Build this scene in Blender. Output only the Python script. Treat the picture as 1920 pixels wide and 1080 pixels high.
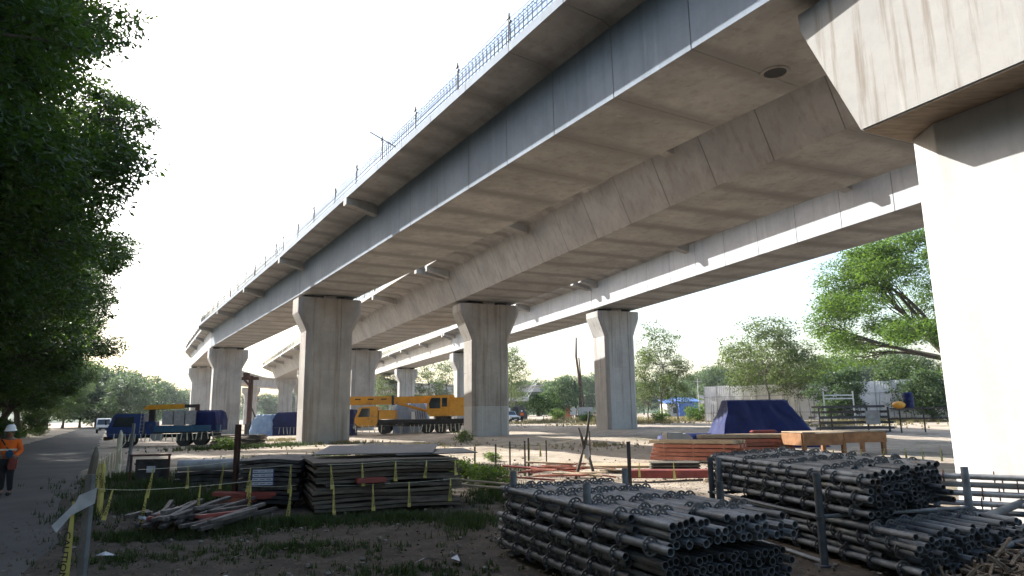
import bpy, bmesh, math, random
import numpy as np
from mathutils import Vector, Matrix

for o in list(bpy.data.objects): bpy.data.objects.remove(o)
SC = bpy.context.scene
COL = SC.collection
R = math.radians
random.seed(7)

# ------------------------------------------------------------------ camera
cd = bpy.data.cameras.new('camera')
cd.sensor_width = 36; cd.sensor_fit = 'HORIZONTAL'
cd.lens = 36 * 1285 / 1920
cd.clip_start = .1; cd.clip_end = 6000
cam = bpy.data.objects.new('camera', cd); COL.objects.link(cam)
PITCH = math.atan(236 / 1285)
cam.matrix_world = (Matrix.Translation((0, 0, 2.0)) @ Matrix.Rotation(math.pi / 2 + PITCH, 4, 'X')
                    @ Matrix.Rotation(R(-.85), 4, 'Z'))
SC.camera = cam

# ------------------------------------------------------------------ sky and sun
SUN_EL = R(33)
SUN_AZ = math.atan2(-.853, .517)          # measured from +Y towards +X
world = bpy.data.worlds.new('World'); SC.world = world; world.use_nodes = True
wn = world.node_tree.nodes; wl = world.node_tree.links
sky = wn.new('ShaderNodeTexSky'); sky.sky_type = 'NISHITA'; sky.sun_disc = False
sky.sun_elevation = SUN_EL; sky.sun_rotation = SUN_AZ % (2 * math.pi)
sky.air_density = 1.2; sky.dust_density = 3.0; sky.ozone_density = 1.0; sky.altitude = 20
bg = wn['Background']; bg.inputs[1].default_value = .15
wl.new(sky.outputs[0], bg.inputs[0])
sd = bpy.data.lights.new('sun', 'SUN'); sd.energy = 4.6; sd.angle = R(.53); sd.color = (1, .97, .93)
sun = bpy.data.objects.new('sun', sd); COL.objects.link(sun)
sdir = Vector((math.sin(SUN_AZ) * math.cos(SUN_EL), math.cos(SUN_AZ) * math.cos(SUN_EL), math.sin(SUN_EL)))
sun.rotation_euler = sdir.to_track_quat('Z', 'Y').to_euler()
sun.location = sdir * 60
SC.view_settings.view_transform = 'Standard'; SC.view_settings.look = 'None'
SC.view_settings.exposure = 1.45; SC.view_settings.gamma = 1
SC.cycles.max_bounces = 8; SC.cycles.diffuse_bounces = 4; SC.cycles.transparent_max_bounces = 8
SC.cycles.use_denoising = True

# ------------------------------------------------------------------ helpers
def S01(t):
    t = min(1., max(0., t)); return t * t * (3 - 2 * t)
def gz(x, y):                                   # the yard rises gently to the right and away
    return .75 * S01((y - 25) / 40) * S01((x + 25 + .2 * (y - 55)) / 45)

ORD = ['first', 'second', 'third', 'fourth', 'fifth', 'sixth', 'seventh', 'eighth', 'ninth', 'tenth', 'eleventh', 'twelfth', 'thirteenth', 'fourteenth', 'fifteenth', 'sixteenth', 'seventeenth', 'eighteenth', 'nineteenth', 'twentieth', 'twenty-first', 'twenty-second', 'twenty-third', 'twenty-fourth']
class MB:
    """collects boxes, bars, prisms and tubes and links them as ONE mesh"""
    def __init__(s): s.v = []; s.f = []; s.mi = []; s.cur = 0
    def add(s, vs, fs):
        b = len(s.v); s.v += [tuple(v) for v in vs]
        for f in fs: s.f.append(tuple(b + i for i in f)); s.mi.append(s.cur)
        return s
    def box(s, c, d, rot=None):
        x, y, z = d[0] / 2, d[1] / 2, d[2] / 2
        vs = [Vector((i * x, j * y, k * z)) for i in (-1, 1) for j in (-1, 1) for k in (-1, 1)]
        if rot is not None: vs = [rot @ v for v in vs]
        c = Vector(c)
        return s.add([v + c for v in vs], [(0, 1, 3, 2), (4, 6, 7, 5), (0, 4, 5, 1), (2, 3, 7, 6), (0, 2, 6, 4), (1, 5, 7, 3)])
    def beam(s, a, b, w, h, up=(0, 0, 1)):
        a, b = Vector(a), Vector(b); d = (b - a); L = d.length; d.normalize()
        u = Vector(up); r = d.cross(u)
        if r.length < 1e-4: r = d.cross(Vector((1, 0, 0)))
        r.normalize(); u = r.cross(d)
        m = Matrix((r, d, u)).transposed()
        return s.box((a + b) / 2, (w, L, h), m)
    def tube(s, a, b, r0, r1=None, n=8, cap=True, hollow=0):
        r1 = r0 if r1 is None else r1
        a, b = Vector(a), Vector(b); d = (b - a).normalized()
        x = d.orthogonal().normalized(); y = d.cross(x)
        vs = []
        for p, rr in ((a, r0), (b, r1)):
            for i in range(n):
                t = 2 * math.pi * i / n; vs.append(p + x * math.cos(t) * rr + y * math.sin(t) * rr)
        fs = [(i, (i + 1) % n, n + (i + 1) % n, n + i) for i in range(n)]
        if hollow:
            k = hollow
            for p, rr, dd in ((a, r0 * k, d), (b, r1 * k, -d)):
                for dep in (0, .18):
                    for i in range(n):
                        t = 2 * math.pi * i / n; vs.append(p + dd * dep + x * math.cos(t) * rr + y * math.sin(t) * rr)
            for i in range(n):
                j = (i + 1) % n
                fs += [(i, 2 * n + i, 2 * n + j, j), (2 * n + i, 3 * n + i, 3 * n + j, 2 * n + j),
                       (n + i, n + j, 4 * n + j, 4 * n + i), (4 * n + i, 4 * n + j, 5 * n + j, 5 * n + i)]
            fs += [tuple(3 * n + i for i in range(n)), tuple(5 * n + n - 1 - i for i in range(n))]
        elif cap:
            fs += [tuple(range(n - 1, -1, -1)), tuple(range(n, 2 * n))]
        return s.add(vs, fs)
    def path(s, pts, radii, n=6):
        pts = [Vector(p) for p in pts]; vs = []; m = len(pts)
        x = None
        for i, p in enumerate(pts):
            d = (pts[min(i + 1, m - 1)] - pts[max(i - 1, 0)]).normalized()
            if x is None: x = d.orthogonal().normalized()
            x = (x - d * x.dot(d)).normalized(); y = d.cross(x)
            r = radii[i] if hasattr(radii, '__len__') else radii
            for k in range(n):
                t = 2 * math.pi * k / n; vs.append(p + x * math.cos(t) * r + y * math.sin(t) * r)
        fs = [(i * n + k, i * n + (k + 1) % n, (i + 1) * n + (k + 1) % n, (i + 1) * n + k) for i in range(m - 1) for k in range(n)]
        fs += [tuple(range(n - 1, -1, -1)), tuple((m - 1) * n + k for k in range(n))]
        return s.add(vs, fs)
    def loft(s, rings, cap=True):
        n = len(rings[0]); vs = [v for r in rings for v in r]
        fs = [(i * n + k, i * n + (k + 1) % n, (i + 1) * n + (k + 1) % n, (i + 1) * n + k) for i in range(len(rings) - 1) for k in range(n)]
        if cap: fs += [tuple(range(n - 1, -1, -1)), tuple((len(rings) - 1) * n + k for k in range(n))]
        return s.add(vs, fs)
    def prism(s, prof, y0, y1, axis='Y'):
        """profile in (x,z) extruded along Y, or in (y,z) along X, or in (x,y) along Z"""
        f = {'Y': lambda a, b, t: (a, t, b), 'X': lambda a, b, t: (t, a, b), 'Z': lambda a, b, t: (a, b, t)}[axis]
        return s.loft([[f(a, b, y0) for a, b in prof], [f(a, b, y1) for a, b in prof]])
    def ball(s, c, r, n=8, m=6, sc=(1, 1, 1)):
        rings = []
        for j in range(m + 1):
            ph = -math.pi / 2 + math.pi * j / m; rr = max(math.cos(ph), .02)
            rings.append([(c[0] + r * sc[0] * rr * math.cos(2 * math.pi * k / n), c[1] + r * sc[1] * rr * math.sin(2 * math.pi * k / n), c[2] + r * sc[2] * math.sin(ph)) for k in range(n)])
        return s.loft(rings)
    def mesh(s, name, mats, bevel=0, smooth=False, seg=2):
        me = bpy.data.meshes.new(name); me.from_pydata(s.v, [], s.f)
        if not isinstance(mats, (list, tuple)): mats = [mats]
        for m in mats: me.materials.append(m)
        if len(mats) > 1: me.polygons.foreach_set('material_index', s.mi)
        bm = bmesh.new(); bm.from_mesh(me)
        bmesh.ops.recalc_face_normals(bm, faces=bm.faces)
        if bevel:
            es = [e for e in bm.edges if len(e.link_faces) == 2 and e.calc_face_angle(0) > .5]
            bmesh.ops.bevel(bm, geom=es, offset=bevel, segments=seg, affect='EDGES', clamp_overlap=True)
        bm.to_mesh(me); bm.free()
        if smooth:
            me.polygons.foreach_set('use_smooth', [True] * len(me.polygons))
            try: me.set_sharp_from_angle(angle=R(38))
            except Exception: pass
        me.update(); return me
    def build(s, name, mats, parent=None, bevel=0, smooth=False, seg=2):
        return link(name, s.mesh(name, mats, bevel, smooth, seg), parent)

def link(name, me, parent=None):
    o = bpy.data.objects.new(name, me); COL.objects.link(o)
    if parent is not None: o.parent = parent
    return o
def tag(o, label, cat, group=None, kind=None):
    if label: o['label'] = label
    if cat: o['category'] = cat
    if group: o['group'] = group
    if kind: o['kind'] = kind
    elif cat: o['kind'] = 'thing'
    return o
def thing(name, label, cat, loc=(0, 0, 0), rz=0, group=None):
    o = bpy.data.objects.new(name, None); COL.objects.link(o)
    o.empty_display_size = .2; o.location = loc; o.rotation_euler = (0, 0, rz)
    return tag(o, label, cat, group)
def copy_tree(o, parent=None):
    c = o.copy(); COL.objects.link(c)
    if parent is not None:
        c.parent = parent; c.matrix_parent_inverse = o.matrix_parent_inverse
    for ch in o.children: copy_tree(ch, c)
    return c

# ------------------------------------------------------------------ materials
def new_mat(name):
    m = bpy.data.materials.new(name); m.use_nodes = True
    return m, m.node_tree.nodes, m.node_tree.links, m.node_tree.nodes['Principled BSDF']
def rgb(c): return (c[0], c[1], c[2], 1)
def noise_node(n, l, scale, detail=5, stretch=(1, 1, 1), rough=.55, coord='pos', seed=0):
    if coord == 'pos': g = n.new('ShaderNodeNewGeometry'); out = g.outputs['Position']
    else: g = n.new('ShaderNodeTexCoord'); out = g.outputs['Object']
    mp = n.new('ShaderNodeMapping'); mp.inputs['Scale'].default_value = stretch; mp.inputs['Location'].default_value = (seed * 7.3, seed * 3.1, seed * 5.7)
    l.new(out, mp.inputs[0])
    t = n.new('ShaderNodeTexNoise'); t.inputs['Scale'].default_value = scale; t.inputs['Detail'].default_value = detail; t.inputs['Roughness'].default_value = rough
    l.new(mp.outputs[0], t.inputs['Vector']); return t.outputs['Fac']
def ramp(n, l, fac, stops):
    r = n.new('ShaderNodeValToRGB'); e = r.color_ramp.elements
    while len(e) < len(stops): e.new(.5)
    for el, (p, c) in zip(e, stops): el.position = p; el.color = rgb(c) if hasattr(c, '__len__') else (c, c, c, 1)
    l.new(fac, r.inputs[0]); return r.outputs[0]
def mix(n, l, fac, a, b, mode='MIX'):
    m = n.new('ShaderNodeMix'); m.data_type = 'RGBA'; m.blend_type = mode
    if isinstance(fac, (int, float)): m.inputs[0].default_value = fac
    else: l.new(fac, m.inputs[0])
    for i, v in ((6, a), (7, b)):
        if isinstance(v, tuple): m.inputs[i].default_value = rgb(v)
        else: l.new(v, m.inputs[i])
    return m.outputs[2]
def bump(n, l, p, h, strength, dist=.02):
    b = n.new('ShaderNodeBump'); b.inputs['Strength'].default_value = strength; b.inputs['Distance'].default_value = dist
    l.new(h, b.inputs['Height']); l.new(b.outputs[0], p.inputs['Normal'])
def pmat(name, c1, c2=None, scale=2., rough=.8, metal=0, bmp=.25, bscale=60, stretch=(1, 1, 1), coord='pos', spec=.4, rust=None, coat=0, vary=0):
    m, n, l, p = new_mat(name)
    c2 = c2 or tuple(x * .7 for x in c1)
    f = noise_node(n, l, scale, 6, stretch, .6, coord)
    col = ramp(n, l, f, [(.32, c2), (.68, c1)])
    if rust:
        f2 = noise_node(n, l, rust[1], 5, (1, 1, 1), .65, coord, 3)
        col = mix(n, l, ramp(n, l, f2, [(rust[2], 0.), (rust[2] + .12, 1.)]), col, rust[0])
    if vary:                                     # each piece its own tone
        oi = n.new('ShaderNodeObjectInfo'); vr = ramp(n, l, oi.outputs['Random'], [(0., 1 - vary), (.55, 1.), (1., min(1.6, 1 + vary))])
        col = mix(n, l, 1., col, vr, 'MULTIPLY')
    l.new(col, p.inputs['Base Color'])
    fb = noise_node(n, l, bscale, 4, stretch, .6, coord, 1)
    rr = ramp(n, l, fb, [(.3, max(.05, rough - .12)), (.7, min(1, rough + .1))]); l.new(rr, p.inputs['Roughness'])
    p.inputs['Metallic'].default_value = metal; p.inputs['Specular IOR Level'].default_value = spec
    if coat: p.inputs['Coat Weight'].default_value = coat; p.inputs['Coat Roughness'].default_value = .15
    if bmp: bump(n, l, p, fb, bmp, .01)
    return m
def concrete(name, base, streak=.5, streak_col=(.16, .125, .09), mott=.3, joints=False, fine=1.):
    m, n, l, p = new_mat(name)
    big = noise_node(n, l, .45, 5, (1, 1, 1), .6)
    dark = tuple(x * (1 - mott) for x in base)
    col = ramp(n, l, big, [(.3, dark), (.7, base)])
    mid = noise_node(n, l, 3.2, 6, (1, 1, 1), .7, seed=5)
    col = mix(n, l, ramp(n, l, mid, [(.45, 0.), (.75, .35)]), col, tuple(x * .62 for x in base))
    st = noise_node(n, l, fine, 6, (2.6, 2.6, .14), .66, seed=2)
    stm = ramp(n, l, st, [(.5, 0.), (.66, streak)])
    col = mix(n, l, stm, col, streak_col)
    pale = noise_node(n, l, 1.3, 5, (3.5, 3.5, .2), .6, seed=9)
    col = mix(n, l, ramp(n, l, pale, [(.62, 0.), (.74, .35)]), col, tuple(min(.7, x * 1.35) for x in base))
    if joints:                                   # grout stains beside the segment joints
        tc = n.new('ShaderNodeTexCoord'); sp = n.new('ShaderNodeSeparateXYZ'); l.new(tc.outputs['Object'], sp.inputs[0])
        w = noise_node(n, l, 2.2, 4, (1, 1, 1), .6, seed=4)
        a = n.new('ShaderNodeMath'); a.operation = 'ABSOLUTE'; l.new(sp.outputs['Y'], a.inputs[0])
        ad = n.new('ShaderNodeMath'); ad.operation = 'MULTIPLY_ADD'; l.new(w, ad.inputs[0]); ad.inputs[1].default_value = .55; l.new(a.outputs[0], ad.inputs[2])
        mr = n.new('ShaderNodeMapRange'); l.new(ad.outputs[0], mr.inputs[0]); mr.inputs[1].default_value = joints - .28; mr.inputs[2].default_value = joints + .12
        mr.inputs[3].default_value = 0; mr.inputs[4].default_value = .8
        col = mix(n, l, mr.outputs[0], col, tuple(x * .5 for x in base))
    l.new(col, p.inputs['Base Color']); p.inputs['Roughness'].default_value = .85; p.inputs['Specular IOR Level'].default_value = .25
    fb = noise_node(n, l, 26, 6, (1, 1, 1), .7, seed=1); bump(n, l, p, fb, .25, .012)
    return m
def leaf_mat(name, c1, c2, tr=(.1, .2, .02), trw=.4):
    m, n, l, p = new_mat(name)
    f = noise_node(n, l, 1.1, 4, (1, 1, 1), .6); g = noise_node(n, l, 9, 2, (1, 1, 1), .5, seed=3)
    a = n.new('ShaderNodeMath'); a.operation = 'MULTIPLY_ADD'; l.new(g, a.inputs[0]); a.inputs[1].default_value = .6; 
    b = n.new('ShaderNodeMath'); b.operation = 'MULTIPLY_ADD'; l.new(f, b.inputs[0]); b.inputs[1].default_value = .6; b.inputs[2].default_value = -.1
    l.new(b.outputs[0], a.inputs[2])
    col = ramp(n, l, a.outputs[0], [(.36, c2), (.64, c1)])
    l.new(col, p.inputs['Base Color']); p.inputs['Roughness'].default_value = .55; p.inputs['Specular IOR Level'].default_value = .3
    t = n.new('ShaderNodeBsdfTranslucent'); t.inputs[0].default_value = rgb(tr)
    mx = n.new('ShaderNodeMixShader'); mx.inputs[0].default_value = trw
    l.new(p.outputs[0], mx.inputs[1]); l.new(t.outputs[0], mx.inputs[2]); l.new(mx.outputs[0], n['Material Output'].inputs[0])
    return m
def glass_mat(name, c=(.02, .03, .035)):
    m, n, l, p = new_mat(name); p.inputs['Base Color'].default_value = rgb(c); p.inputs['Roughness'].default_value = .06; p.inputs['Specular IOR Level'].default_value = .8
    return m

M = {}
M['conc'] = concrete('concrete_girder', (.455, .435, .405), .3, mott=.42, joints=1.5)
M['conc_web'] = concrete('concrete_web', (.25, .295, .35), .28, (.13, .145, .16), mott=.22)  # blue skylight on the shaded web put into the concrete colour
M['conc_web_pale'] = concrete('concrete_web_pale', (.47, .49, .52), .25, (.2, .2, .2), mott=.2)  # paler web copy for sunlit spans, sunlight put into the colour
M['conc_plain'] = concrete('concrete_girder_far', (.455, .435, .405), .3)
M['conc_pier'] = concrete('concrete_pier', (.47, .46, .44), .5)
M['conc_brown'] = concrete('concrete_pier_stained', (.38, .355, .32), .55, (.16, .115, .075), .35)
M['conc_fresh'] = concrete('concrete_fresh', (.42, .41, .39), .2, mott=.15)
M['conc_cap'] = concrete('concrete_cap_weathered', (.35, .342, .32), .65, (.16, .125, .09), .2, fine=2.3)
M['conc_big'] = concrete('concrete_pale_pier', (.52, .51, .49), .12, mott=.08)
M['rough_soffit'] = pmat('form_board_soffit', (.26, .20, .14), (.15, .11, .075), 2.5, .9, bmp=.6, bscale=30, stretch=(1, 4, 1))
M['bearing'] = pmat('bearing_rubber', (.03, .03, .03), (.02, .02, .02), 5, .7)
M['rebar'] = pmat('rebar_steel', (.28, .24, .20), (.18, .15, .12), 6, .7, .0, bmp=.1)
M['darksteel'] = pmat('dark_steel', (.055, .05, .05), (.03, .027, .025), 6, .6, .3, rust=((.12, .05, .025), 5, .6))
M['rustpost'] = pmat('rusty_steel', (.10, .045, .03), (.05, .025, .02), 6, .8, .1)
M['pipe'] = pmat('galvanised_pipe', (.135, .15, .163), (.06, .068, .074), 5, .6, .05, bmp=.08, rust=((.15, .10, .065), 3, .60), vary=.45)
M['pipe_lit'] = pmat('galvanised_pipe_pale', (.42, .42, .41), (.28, .27, .26), 7, .45, .5, bmp=.08)  # light copy of the dark pipe, sunshine put into its colour
M['rosette'] = pmat('rosette_steel', (.10, .105, .11), (.05, .05, .05), 20, .6, .3, bmp=.1)
M['rosette_rust'] = pmat('rosette_rust', (.20, .08, .04), (.10, .04, .02), 20, .8, .1)
M['ply'] = pmat('weathered_ply', (.125, .108, .083), (.045, .037, .03), 3, .9, bmp=.3, stretch=(1, 1, 6), vary=.4)
M['ply_dark'] = pmat('black_film_ply', (.085, .088, .095), (.05, .05, .055), 1.2, .42, bmp=.1)
M['timber_dark'] = pmat('wet_dark_timber', (.09, .082, .077), (.022, .02, .018), 4, .75, bmp=.3, vary=.5)
M['timber_red'] = pmat('red_lacquered_timber', (.42, .16, .10), (.28, .09, .055), 3, .6, bmp=.2, vary=.35)
M['timber_pale'] = pmat('pale_timber', (.45, .35, .23), (.30, .22, .14), 3, .85, bmp=.3)
M['timber_crate'] = pmat('crate_timber', (.33, .17, .075), (.19, .09, .04), 3, .8, bmp=.3)
M['redsteel'] = pmat('red_primer_steel', (.26, .05, .04), (.13, .03, .022), 4, .6, bmp=.2)
M['tarp'] = pmat('blue_tarpaulin', (.006, .015, .095), (.004, .009, .06), 2, .6, bmp=.3, bscale=9, spec=.25)
M['tarp_pale'] = pmat('pale_blue_tarpaulin', (.30, .42, .58), (.16, .28, .5), 1.5, .42, bmp=.5, bscale=6)
M['orange_paint'] = pmat('crane_yellow', (.64, .32, .02), (.52, .23, .015), 2, .45, bmp=.05, coat=.2, rust=((.16, .10, .05), 1.6, .60))
M['blue_paint'] = pmat('truck_blue', (.015, .045, .18), (.01, .03, .12), 2, .45, bmp=.05, coat=.2, rust=((.07, .06, .05), 1.8, .58))
M['teal_paint'] = pmat('truck_bed_blue', (.02, .09, .17), (.015, .06, .12), 3, .5, bmp=.1)
M['black'] = pmat('black_chassis', (.02, .02, .02), (.012, .012, .012), 5, .6)
M['tyre'] = pmat('tyre_rubber', (.02, .02, .02), (.03, .028, .025), 8, .9)
M['rim'] = pmat('wheel_rim', (.16, .15, .14), (.09, .085, .08), 6, .6, .4)
M['white_paint'] = pmat('white_paint', (.75, .75, .74), (.65, .65, .63), 2, .35, bmp=.02, coat=.3)
M['grey_panel'] = pmat('grey_steel_bin', (.36, .37, .37), (.22, .22, .22), 4, .6, .2)
M['glass'] = glass_mat('vehicle_glass'); M['lamp'] = pmat('lamp_lens', (.7, .7, .66), (.6, .6, .55), 4, .15, bmp=0)
M['lamp_red'] = pmat('lamp_red', (.4, .02, .02), (.3, .02, .02), 4, .2, bmp=0)
M['tape'] = pmat('caution_tape_yellow', (.48, .42, .12), (.34, .3, .07), 5, .5, bmp=.1)
M['tape_white'] = pmat('caution_tape_faded', (.66, .65, .52), (.5, .48, .36), 5, .5, bmp=.1)
M['ink'] = pmat('tape_ink', (.015, .015, .015), (.01, .01, .01), 5, .5, bmp=0)
M['ink_blue'] = pmat('notice_ink', (.02, .04, .16), (.02, .03, .1), 5, .5, bmp=0)
M['paper'] = pmat('white_sheet', (.5, .52, .55), (.36, .38, .41), 6, .6, bmp=.1)
M['hivis'] = pmat('orange_jacket', (.80, .16, .015), (.6, .10, .01), 6, .85, bmp=.3, bscale=30)
M['trouser'] = pmat('dark_trousers', (.02, .02, .025), (.012, .012, .015), 6, .9, bmp=.3)
M['skin'] = pmat('skin', (.25, .13, .08), (.2, .10, .06), 6, .6, bmp=.05)
M['helmet'] = pmat('white_helmet', (.78, .79, .8), (.7, .71, .73), 3, .3, bmp=0)
M['bark'] = pmat('bark', (.10, .085, .065), (.045, .038, .03), 3, .95, bmp=.8, bscale=14, stretch=(1, 1, .25))
M['bark_pale'] = pmat('bark_pale', (.17, .15, .12), (.09, .08, .065), 3, .95, bmp=.6, bscale=14, stretch=(1, 1, .25))
M['leaf_dark'] = leaf_mat('leaf_dark', (.05, .095, .022), (.010, .024, .008), (.09, .18, .015), .3)
M['leaf_mid'] = leaf_mat('leaf_mid', (.075, .13, .03), (.03, .065, .016), (.16, .28, .03), .4)
M['leaf_pale'] = leaf_mat('leaf_pale', (.12, .15, .06), (.06, .09, .035), (.16, .22, .06), .4)
M['leaf_far'] = leaf_mat('leaf_far', (.08, .12, .06), (.045, .075, .035), (.12, .2, .06), .35)
M['leaf_bush'] = leaf_mat('leaf_bush', (.10, .17, .03), (.05, .09, .02), (.18, .28, .03), .4)
M['grass'] = leaf_mat('grass_blades', (.04, .062, .018), (.02, .032, .01), (.05, .085, .016), .3)
M['grass_dry'] = leaf_mat('dry_grass', (.30, .25, .11), (.16, .14, .06), (.2, .18, .08), .3)
M['litter'] = pmat('dry_litter', (.13, .09, .055), (.04, .03, .02), 14, .9, bmp=0)
M['fence_white'] = pmat('white_sheet_fence', (.72, .72, .72), (.6, .6, .6), 1.2, .55, bmp=.05)
M['net_orange'] = pmat('orange_net', (.65, .22, .12), (.5, .16, .09), 3, .8)
M['roof_blue'] = pmat('blue_roof_sheet', (.05, .13, .34), (.03, .08, .24), 2, .5)
M['roof_dark'] = pmat('dark_roof', (.06, .06, .065), (.04, .04, .04), 2, .7)
M['wall_grey'] = pmat('site_wall', (.42, .41, .39), (.3, .29, .28), 2, .9)
M['gravel'] = pmat('gravel', (.20, .18, .155), (.08, .07, .06), 9, .95, bmp=0)
M['mud'] = pmat('mud_splash', (.10, .08, .06), (.07, .055, .045), 5, .9)
# ------------------------------------------------------------------ ground and road
def ground_mat():
    m, n, l, p = new_mat('yard_dirt')
    a = noise_node(n, l, .22, 7, (1, 1, 1), .62); b = noise_node(n, l, 2.3, 7, (1, 1, 1), .7, seed=2); c = noise_node(n, l, 28, 5, (1, 1, 1), .7, seed=4)
    col = ramp(n, l, a, [(.3, (.33, .27, .205)), (.5, (.45, .38, .30)), (.7, (.54, .465, .375))])
    col = mix(n, l, ramp(n, l, b, [(.38, .38), (.6, 0.)]), col, (.13, .10, .072))
    col = mix(n, l, ramp(n, l, c, [(.35, .35), (.6, 0.)]), col, (.12, .10, .075))
    gr = noise_node(n, l, .35, 6, (1, 1, 1), .65, seed=8)
    col = mix(n, l, ramp(n, l, gr, [(.56, 0.), (.66, .55)]), col, (.075, .085, .03))
    # leaf mould plus painted-in tree shade, darkening the near corner of the yard
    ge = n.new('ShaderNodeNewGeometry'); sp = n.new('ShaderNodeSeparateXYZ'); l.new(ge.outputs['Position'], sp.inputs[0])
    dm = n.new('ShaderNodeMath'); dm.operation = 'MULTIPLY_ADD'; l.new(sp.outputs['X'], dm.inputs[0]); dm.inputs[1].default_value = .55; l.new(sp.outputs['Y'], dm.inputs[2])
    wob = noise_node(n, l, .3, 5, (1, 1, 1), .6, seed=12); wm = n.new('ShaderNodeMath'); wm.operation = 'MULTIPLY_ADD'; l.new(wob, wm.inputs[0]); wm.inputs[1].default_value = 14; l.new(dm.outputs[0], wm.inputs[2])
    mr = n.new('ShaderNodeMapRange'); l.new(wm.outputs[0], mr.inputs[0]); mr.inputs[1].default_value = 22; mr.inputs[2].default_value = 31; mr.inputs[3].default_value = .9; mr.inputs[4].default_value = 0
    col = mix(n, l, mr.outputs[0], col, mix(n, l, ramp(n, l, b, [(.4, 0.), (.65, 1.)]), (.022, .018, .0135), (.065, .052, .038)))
    l.new(col, p.inputs['Base Color']); p.inputs['Roughness'].default_value = .95; p.inputs['Specular IOR Level'].default_value = .15
    h = mix(n, l, .5, b, c); bump(n, l, p, h, .9, .06)
    return m
def road_mat():
    m, n, l, p = new_mat('dusty_road')
    a = noise_node(n, l, .5, 7, (1, 1, 1), .65); c = noise_node(n, l, 40, 5, (1, 1, 1), .7, seed=4)
    col = ramp(n, l, a, [(.3, (.05, .048, .046)), (.7, (.105, .10, .093))])
    col = mix(n, l, ramp(n, l, c, [(.35, .45), (.6, 0.)]), col, (.06, .058, .055))
    l.new(col, p.inputs['Base Color']); p.inputs['Roughness'].default_value = .9; p.inputs['Specular IOR Level'].default_value = .2
    bump(n, l, p, c, .5, .015)
    return m
def axis(fine, coarse_lo, coarse_hi):
    lo, hi, st = fine; a = list(np.arange(lo, hi + 1e-6, st))
    x = lo; k = st
    while x > coarse_lo: k *= 1.35; x -= k; a.insert(0, max(x, coarse_lo))
    x = hi; k = st
    while x < coarse_hi: k *= 1.35; x += k; a.append(min(x, coarse_hi))
    return a
ROADU = Vector((-.5, .866)); ROADN = Vector((-.866, -.5)); ROAD0 = Vector((-7.9, 12.2))
def road_off(x, y):
    d = Vector((x, y)) - ROAD0; return d.dot(ROADN), d.dot(ROADU)
rng = np.random.default_rng(3)
xs = axis((-34, 26, .5), -1500, 1500); ys = axis((3, 62, .5), -120, 3500)
hx = rng.normal(0, 1, (len(ys) // 3 + 3, len(xs) // 3 + 3))
verts = []
for j, y in enumerate(ys):
    for i, x in enumerate(xs):
        o, t = road_off(x, y)
        k = S01(min(abs(o - 2.75) - 3.0, 3) / 3) if o > -4 else 1
        fi, fj = i / 3, j / 3; a, b = int(fi), int(fj); u, v = fi - a, fj - b
        nz = (hx[b, a] * (1 - u) + hx[b, a + 1] * u) * (1 - v) + (hx[b + 1, a] * (1 - u) + hx[b + 1, a + 1] * u) * v
        near = 1 if y < 70 and abs(x) < 40 else 0
        verts.append((x, y, gz(x, y) + (nz * .028 - .01) * k * near))
nx = len(xs)
faces = [(j * nx + i, j * nx + i + 1, (j + 1) * nx + i + 1, (j + 1) * nx + i) for j in range(len(ys) - 1) for i in range(nx - 1)]
me = bpy.data.meshes.new('ground'); me.from_pydata(verts, [], faces); me.materials.append(ground_mat())
me.polygons.foreach_set('use_smooth', [True] * len(me.polygons))
tag(link('ground', me), None, None, kind='structure')
verts = []; faces = []; T = list(np.arange(-40, 190, 2.))
for t in T:
    for k, o in enumerate((-.1, .15, 1.5, 2.8, 4.2, 5.4, 5.7)):
        e = random.uniform(-.25, .25) if k in (0, 1, 5, 6) else 0
        q = ROAD0 + ROADU * t + ROADN * (o + e)
        verts.append((q.x, q.y, gz(q.x, q.y) + (-.05 if k in (0, 6) else .035 + (.02 if k == 3 else 0))))
faces = [(i * 7 + k, i * 7 + k + 1, i * 7 + k + 8, i * 7 + k + 7) for i in range(len(T) - 1) for k in range(6)]
me = bpy.data.meshes.new('road'); me.from_pydata(verts, [], faces); me.materials.append(road_mat())
tag(link('road', me), None, None, kind='structure')

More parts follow.
